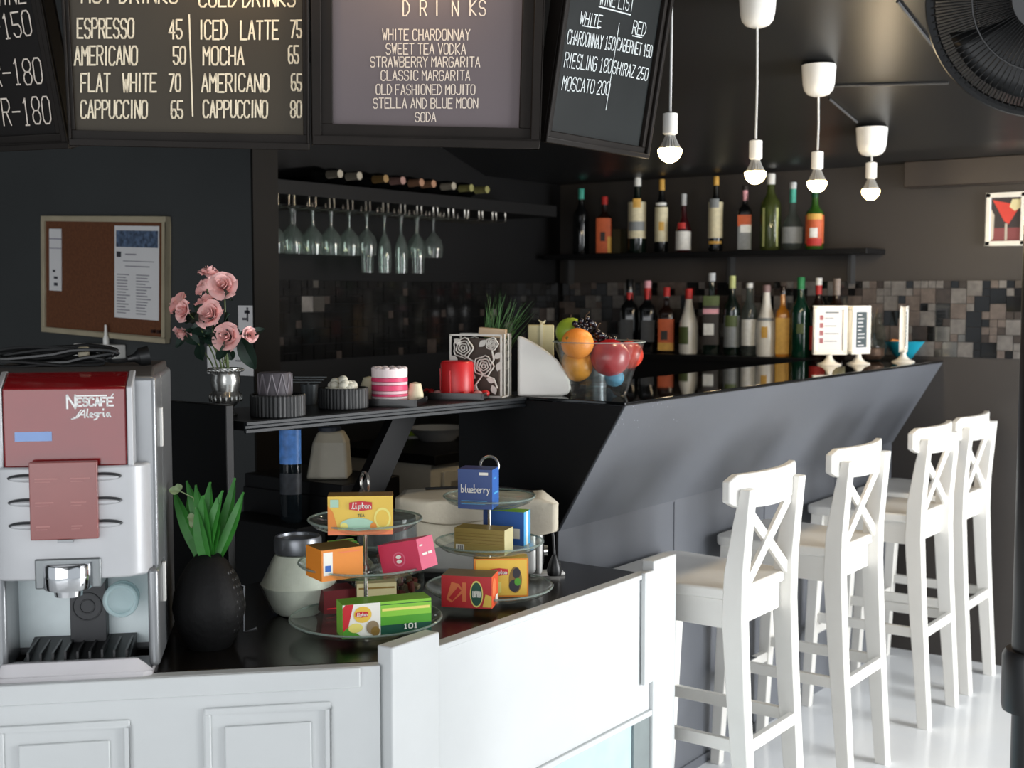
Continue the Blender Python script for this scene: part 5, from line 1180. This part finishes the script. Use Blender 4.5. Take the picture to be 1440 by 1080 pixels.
# ================================================================== PEDESTAL FAN at the right edge
fn_c = CAM + ray(1480, -8) * (2.15 / F)
base = Vector((fn_c.x + .02, fn_c.y + .03, 0))
pb_ = CAM + ray(1462, 600) * (2.25 / F); base = Vector((pb_.x, pb_.y, 0))
ft = thing('pedestal_fan', 'black pedestal fan at the right edge of the photo', 'fan', base)
FB = mat('fan_black', '#121213', .35)
MB().lathe([(1e-5, 0), (.2, 0), (.19, .02), (.05, .04), (.03, .06), (1e-5, .06)], seg=40).build('base', FB, ft)
rz1 = near(1440, 920, pb_).z; rz0 = near(1440, 1008, pb_).z
MB().lathe([(.033, .05), (.033, rz0), (1e-5, rz0)], seg=24).build('lower_pole', FB, ft)
MB().lathe([(1e-5, rz0 - .01), (.05, rz0), (.052, rz0 + .01), (.052, rz1 - .012), (.046, rz1), (1e-5, rz1)], seg=28).build('collar', FB, ft)
MB().lathe([(.036, rz1 - .01), (.036, fn_c.z - .3), (.03, fn_c.z - .05), (1e-5, fn_c.z - .05)], seg=24).build('upper_pole', FB, ft)
hd = (CAM - fn_c).normalized(); hz_ = math.atan2(hd.x, -hd.y); pitch = math.asin(hd.z)
loc = fn_c - base
def fanmb(): return MB().at(loc, (R(90) + 0, 0, 0))
Mf = Matrix.Translation(loc) @ Matrix.Rotation(hz_, 4, 'Z') @ Matrix.Rotation(R(90) + pitch * -1, 4, 'X')
def FM(): 
    m = MB(); m.M = Mf; return m
Rr = .198
m = FM()
for s in (-1, 1):
    for k in range(100):
        a = 2 * math.pi * (k + .5 * (s > 0)) / 100
        m.tube([(r_ * math.cos(a), r_ * math.sin(a), s * z_) for r_, z_ in ((.06, .075), (.11, .07), (.16, .052), (.19, .022), (Rr - .002, .006))], .0011, 4)
    m.tube([(.125 * math.cos(R(a)), .125 * math.sin(R(a)), s * .067) for a in range(0, 360, 10)], .0016, 6, closed=True)
m.build('cage', FB, ft)
FM().tube([(Rr * math.cos(R(a)), Rr * math.sin(R(a)), 0) for a in range(0, 360, 6)], .0085, 8, closed=True).build('rim', FB, ft)
FM().lathe([(1e-5, .078), (.062, .078), (.066, .07), (.06, .06), (1e-5, .06)], seg=32).build('front_badge', FB, ft)
FM().lathe([(1e-5, -.2), (.05, -.19), (.065, -.14), (.065, -.07), (.03, -.06), (.03, .03), (1e-5, .035)], seg=28).build('motor', FB, ft)
for k in range(3):
    a0 = k * 2.094
    m = FM()
    def fnb(u, v, a0=a0):
        r_ = .03 + .145 * v; a = a0 + (u - .5) * (1.0 + .5 * v); return (r_ * math.cos(a), r_ * math.sin(a), (u - .5) * .05)
    m.grid(fnb, 8, 6); m.build('blade', mat('fan_blade', '#101112', .4), ft, solid=.002)

# ================================================================== TOASTER UNDER A CLOTH, CORD, POWER STRIP
tc0 = Vector((-1.945, 2.46, .8)); TR = YAW - R(3)
t = thing('toaster', 'white and grey toaster under a beige cloth beside the bar', 'toaster', tc0, TR)
TH = near(700, 696, tc0).z - .8
m = MB().bb(-.165, .165, -.075, .075, .012, TH - .006); m.build('body', mat('toaster_white', '#b9b9b5', .35, metal=.3), t, bevel=.014, seg=3)
MB().bb(.165, .178, -.07, .07, .012, TH - .02).build('end_cap', mat('toaster_end', '#c9c8c4', .3), t, bevel=.006)
MB().bb(.178, .181, -.012, .002, .03, TH - .03).build('lever_slot', BLACK_PL, t)
MB().at((.178, .035, .05), (0, R(90), 0)).lathe([(1e-5, 0), (.016, 0), (.015, .012), (1e-5, .013)], seg=20).build('knob', CHROME, t)
MB().bb(-.15, .15, -.06, .06, 0, .014).build('feet', BLACK_PL, t)
toast = t
cl = thing('cloth', 'beige cloth draped over the toaster', 'cloth', tc0, TR)
rnd = random.Random(3)
def drape(u, v):
    x = -.18 + .395 * u; s = v * .40                       # s runs over the profile: front hang, top, back hang
    fh = .125 - .055 * u + .010 * math.sin(u * 9)
    tot = fh + .17 + .07; s = v * tot
    if s < fh: y, z = -.086 - .004 * math.sin(u * 14), TH + .004 - (fh - s)
    elif s < fh + .17: y = -.086 + (s - fh); z = TH + .004 + .004 * math.sin(u * 8 + v * 7)
    else: y, z = .086 + .003 * math.sin(u * 11), TH + .004 - (s - fh - .17)
    if u > .9 and s > fh: z -= (u - .9) * .35 * (1 if y > -.05 else .4); 
    e = .012; 
    if abs(s - fh) < e: z -= (e - abs(s - fh)) * .4
    if abs(s - fh - .17) < e: z -= (e - abs(s - fh - .17)) * .4
    return (x, y, z)
MB().grid(drape, 30, 40).build('fabric', mat('beige_cloth', '#cfc6b2', .9, var=.05, scale=20, bump=.15, bscale=120), cl, solid=.003, angle=180)
m = MB().tube([Matrix.Rotation(0, 3, 'Z') @ Vector((x, -.0905, TH + .004 - .055 + .006 * math.sin(x * 30))) for x in [(-.18 + .02 * k) for k in range(16)]], .0015, 5); m.build('seam', mat('cloth_seam', '#8f8672', .9), cl)
m = MB().tube([(-.12, .03, TH + .012), (-.03, .05, TH + .014), (.08, .045, TH + .014), (.15, .02, TH + .008), (.19, -.01, TH - .04), (.205, -.03, .10), (.208, -.045, .05)], .0035, 8); cd = m.build('power_cord', BLACK_PL, toast)
cd['label'] = 'black cord looping over the cloth'
MB().at((.208, -.05, .008), (0, 0, 0)).lathe([(1e-5, 0), (.017, 0), (.019, .012), (.012, .035), (.005, .05), (1e-5, .05)], seg=18).build('plug', BLACK_PL, cd)
pw = at(762, 808, 'z', .8)
t = thing('power_strip', 'white power strip lying at the foot of the toaster', 'power strip', Vector((pw.x, pw.y, .8)), R(48))
MB().bb(-.09, .055, -.022, .022, 0, .008).build('housing', WHITE_PL, t, bevel=.003)
MB().bb(.02, .045, -.01, .01, .008, .03).build('adapter', WHITE_PL, t, bevel=.002)

# ================================================================== BEHIND THE SHELF: SINK UNIT, JUG, DETERGENT
sk = thing('sink_unit', 'beige sink cabinet with black worktop seen under the shelf', 'sink', (XB, 3.575, 0))
BEI = mat('beige_cabinet', '#c6c1b3', .45)
MB().bb(.004, .53, 0, 1.2, .06, .862).build('cabinet', BEI, sk, bevel=.002)
MB().bb(.53, .545, .06, 1.15, .12, .83).build('door', BEI, sk, bevel=.003)
rf = MB().bb(.545, .549, .1, .13, .16, .79).bb(.545, .549, .13, 1.1, .76, .79); rf.build('door_moulding', mat('dark_beige_paint', '#8d8779', .5), sk)  # door moulding bars in a darker beige
MB().bb(.004, .56, -.01, 1.22, .862, .9).build('worktop', BLACK_B, sk, bevel=.002)
MB().at((.25, .375, .901), (0, 0, 0)).lathe([(1e-5, 0), (.07, 0), (.1, .03), (.118, .05), (.122, .052), (.112, .048), (.07, .008), (1e-5, .006)], seg=40).build('basin', SATIN, sk)
MB().tube([(.30, .62, .9), (.30, .62, 1.05), (.305, .60, 1.1), (.31, .56, 1.12), (.32, .5, 1.1), (.32, .48, 1.05)], .013, 10).tube([(.30, .62, 1.02), (.33, .70, 1.02)], .010, 8).build('faucet', SATIN, sk)
t = thing('soap_dish', 'pale soap dish beside the sink basin', 'dish', Vector((-3.44, 3.93, .9005)), R(60)); MB().bb(-.06, .06, -.03, .03, 0, .01).build('dish', WHITE_PL, t, bevel=.003)
t = thing('sponge', 'lime green sponge lying on the soap dish', 'sponge', Vector((-3.445, 3.93, .911)), R(60)); MB().prism([(-.045, 0), (.035, 0), (.03, .032), (-.025, .036)], -.02, .02, axis='y').build('foam', mat('lime_sponge', '#a9c73a', .9, bump=.4, bscale=200), t, bevel=.003)
cb = thing('low_cabinet', 'black low cabinet under the white jug behind the shelf', 'cabinet', (-2.65, 2.64, 0))
MB().bb(-.2, .2, -.12, .12, 0, .968).build('body', BLACK_B, cb, bevel=.003)
MB().bb(-.2, .2, -.126, -.12, .05, .93).build('door', BLACK_B, cb, bevel=.002)
jc3 = Vector((-2.585, 2.61, .9685)); jt = near(445, 600, jc3).z - jc3.z
t = thing('plastic_jug', 'white translucent plastic jug with dark lid under the shelf', 'jug', jc3, YAW)
jr = .055
MB().hexa([(-jr * 1.12, -jr, 0), (jr * 1.05, -jr, 0), (jr * 1.05, jr, 0), (-jr * 1.12, jr, 0)], [(-jr * .8, -jr * .8, jt * .72), (jr * .95, -jr * .8, jt * .72), (jr * .95, jr * .8, jt * .72), (-jr * .8, jr * .8, jt * .72)]).hexa([(-jr * .8, -jr * .8, jt * .72), (jr * .95, -jr * .8, jt * .72), (jr * .95, jr * .8, jt * .72), (-jr * .8, jr * .8, jt * .72)], [(-jr * .55, -jr * .5, jt * .93), (jr * .7, -jr * .5, jt * .93), (jr * .7, jr * .5, jt * .93), (-jr * .55, jr * .5, jt * .93)]).build('body', mat('milky_plastic', '#bdb7a6', .35), t, bevel=.008, seg=3)
MB().lathe([(1e-5, jt * .93), (.033, jt * .93), (.033, jt), (.028, jt + .004), (1e-5, jt + .004)], seg=28).build('lid', mat('navy_lid', '#222a38', .4), t)
dt_c = Vector((-2.585, 2.455, .86)); dh = near(405, 600, dt_c).z - dt_c.z
st_ = thing('crate', 'dark crate in front of the low cabinet under the shelf', 'crate', (-2.63, 2.45, 0)); MB().bb(-.2, .13, -.055, .055, 0, .8595).build('body', BLACK_B, st_, bevel=.003)
t = thing('detergent_bottle', 'tall detergent bottle with blue label left of the white jug', 'bottle', dt_c, YAW)
MB().lathe([(1e-5, 0), (.027, 0), (.03, .006), (.03, dh * .8), (.022, dh * .9), (.012, dh * .96), (.012, dh), (1e-5, dh)], seg=24, sy=.7).build('body', glass('dark_clear_plastic', '#6f7f86', body=.3, bodycol='#2b3338'), t)
m = MB(); vs = []
for j in range(13):
    a = R(190 + 160 * j / 12); vs += [(.0305 * math.cos(a), .0305 * .7 * math.sin(a), dh * .62), (.0305 * math.cos(a), .0305 * .7 * math.sin(a), dh * .98)]
m.add(vs, [(2 * j, 2 * j + 2, 2 * j + 3, 2 * j + 1) for j in range(12)]); m.build('blue_label', mat('blue_label', '#5a94e6', .4, var=.3, scale=40), t)
MB().lathe([(.0306, dh * .3), (.0306, dh * .52)], seg=24, sy=.7, cap=False).build('lower_label', mat('dark_label', '#30343a', .5, var=.5, scale=50), t)
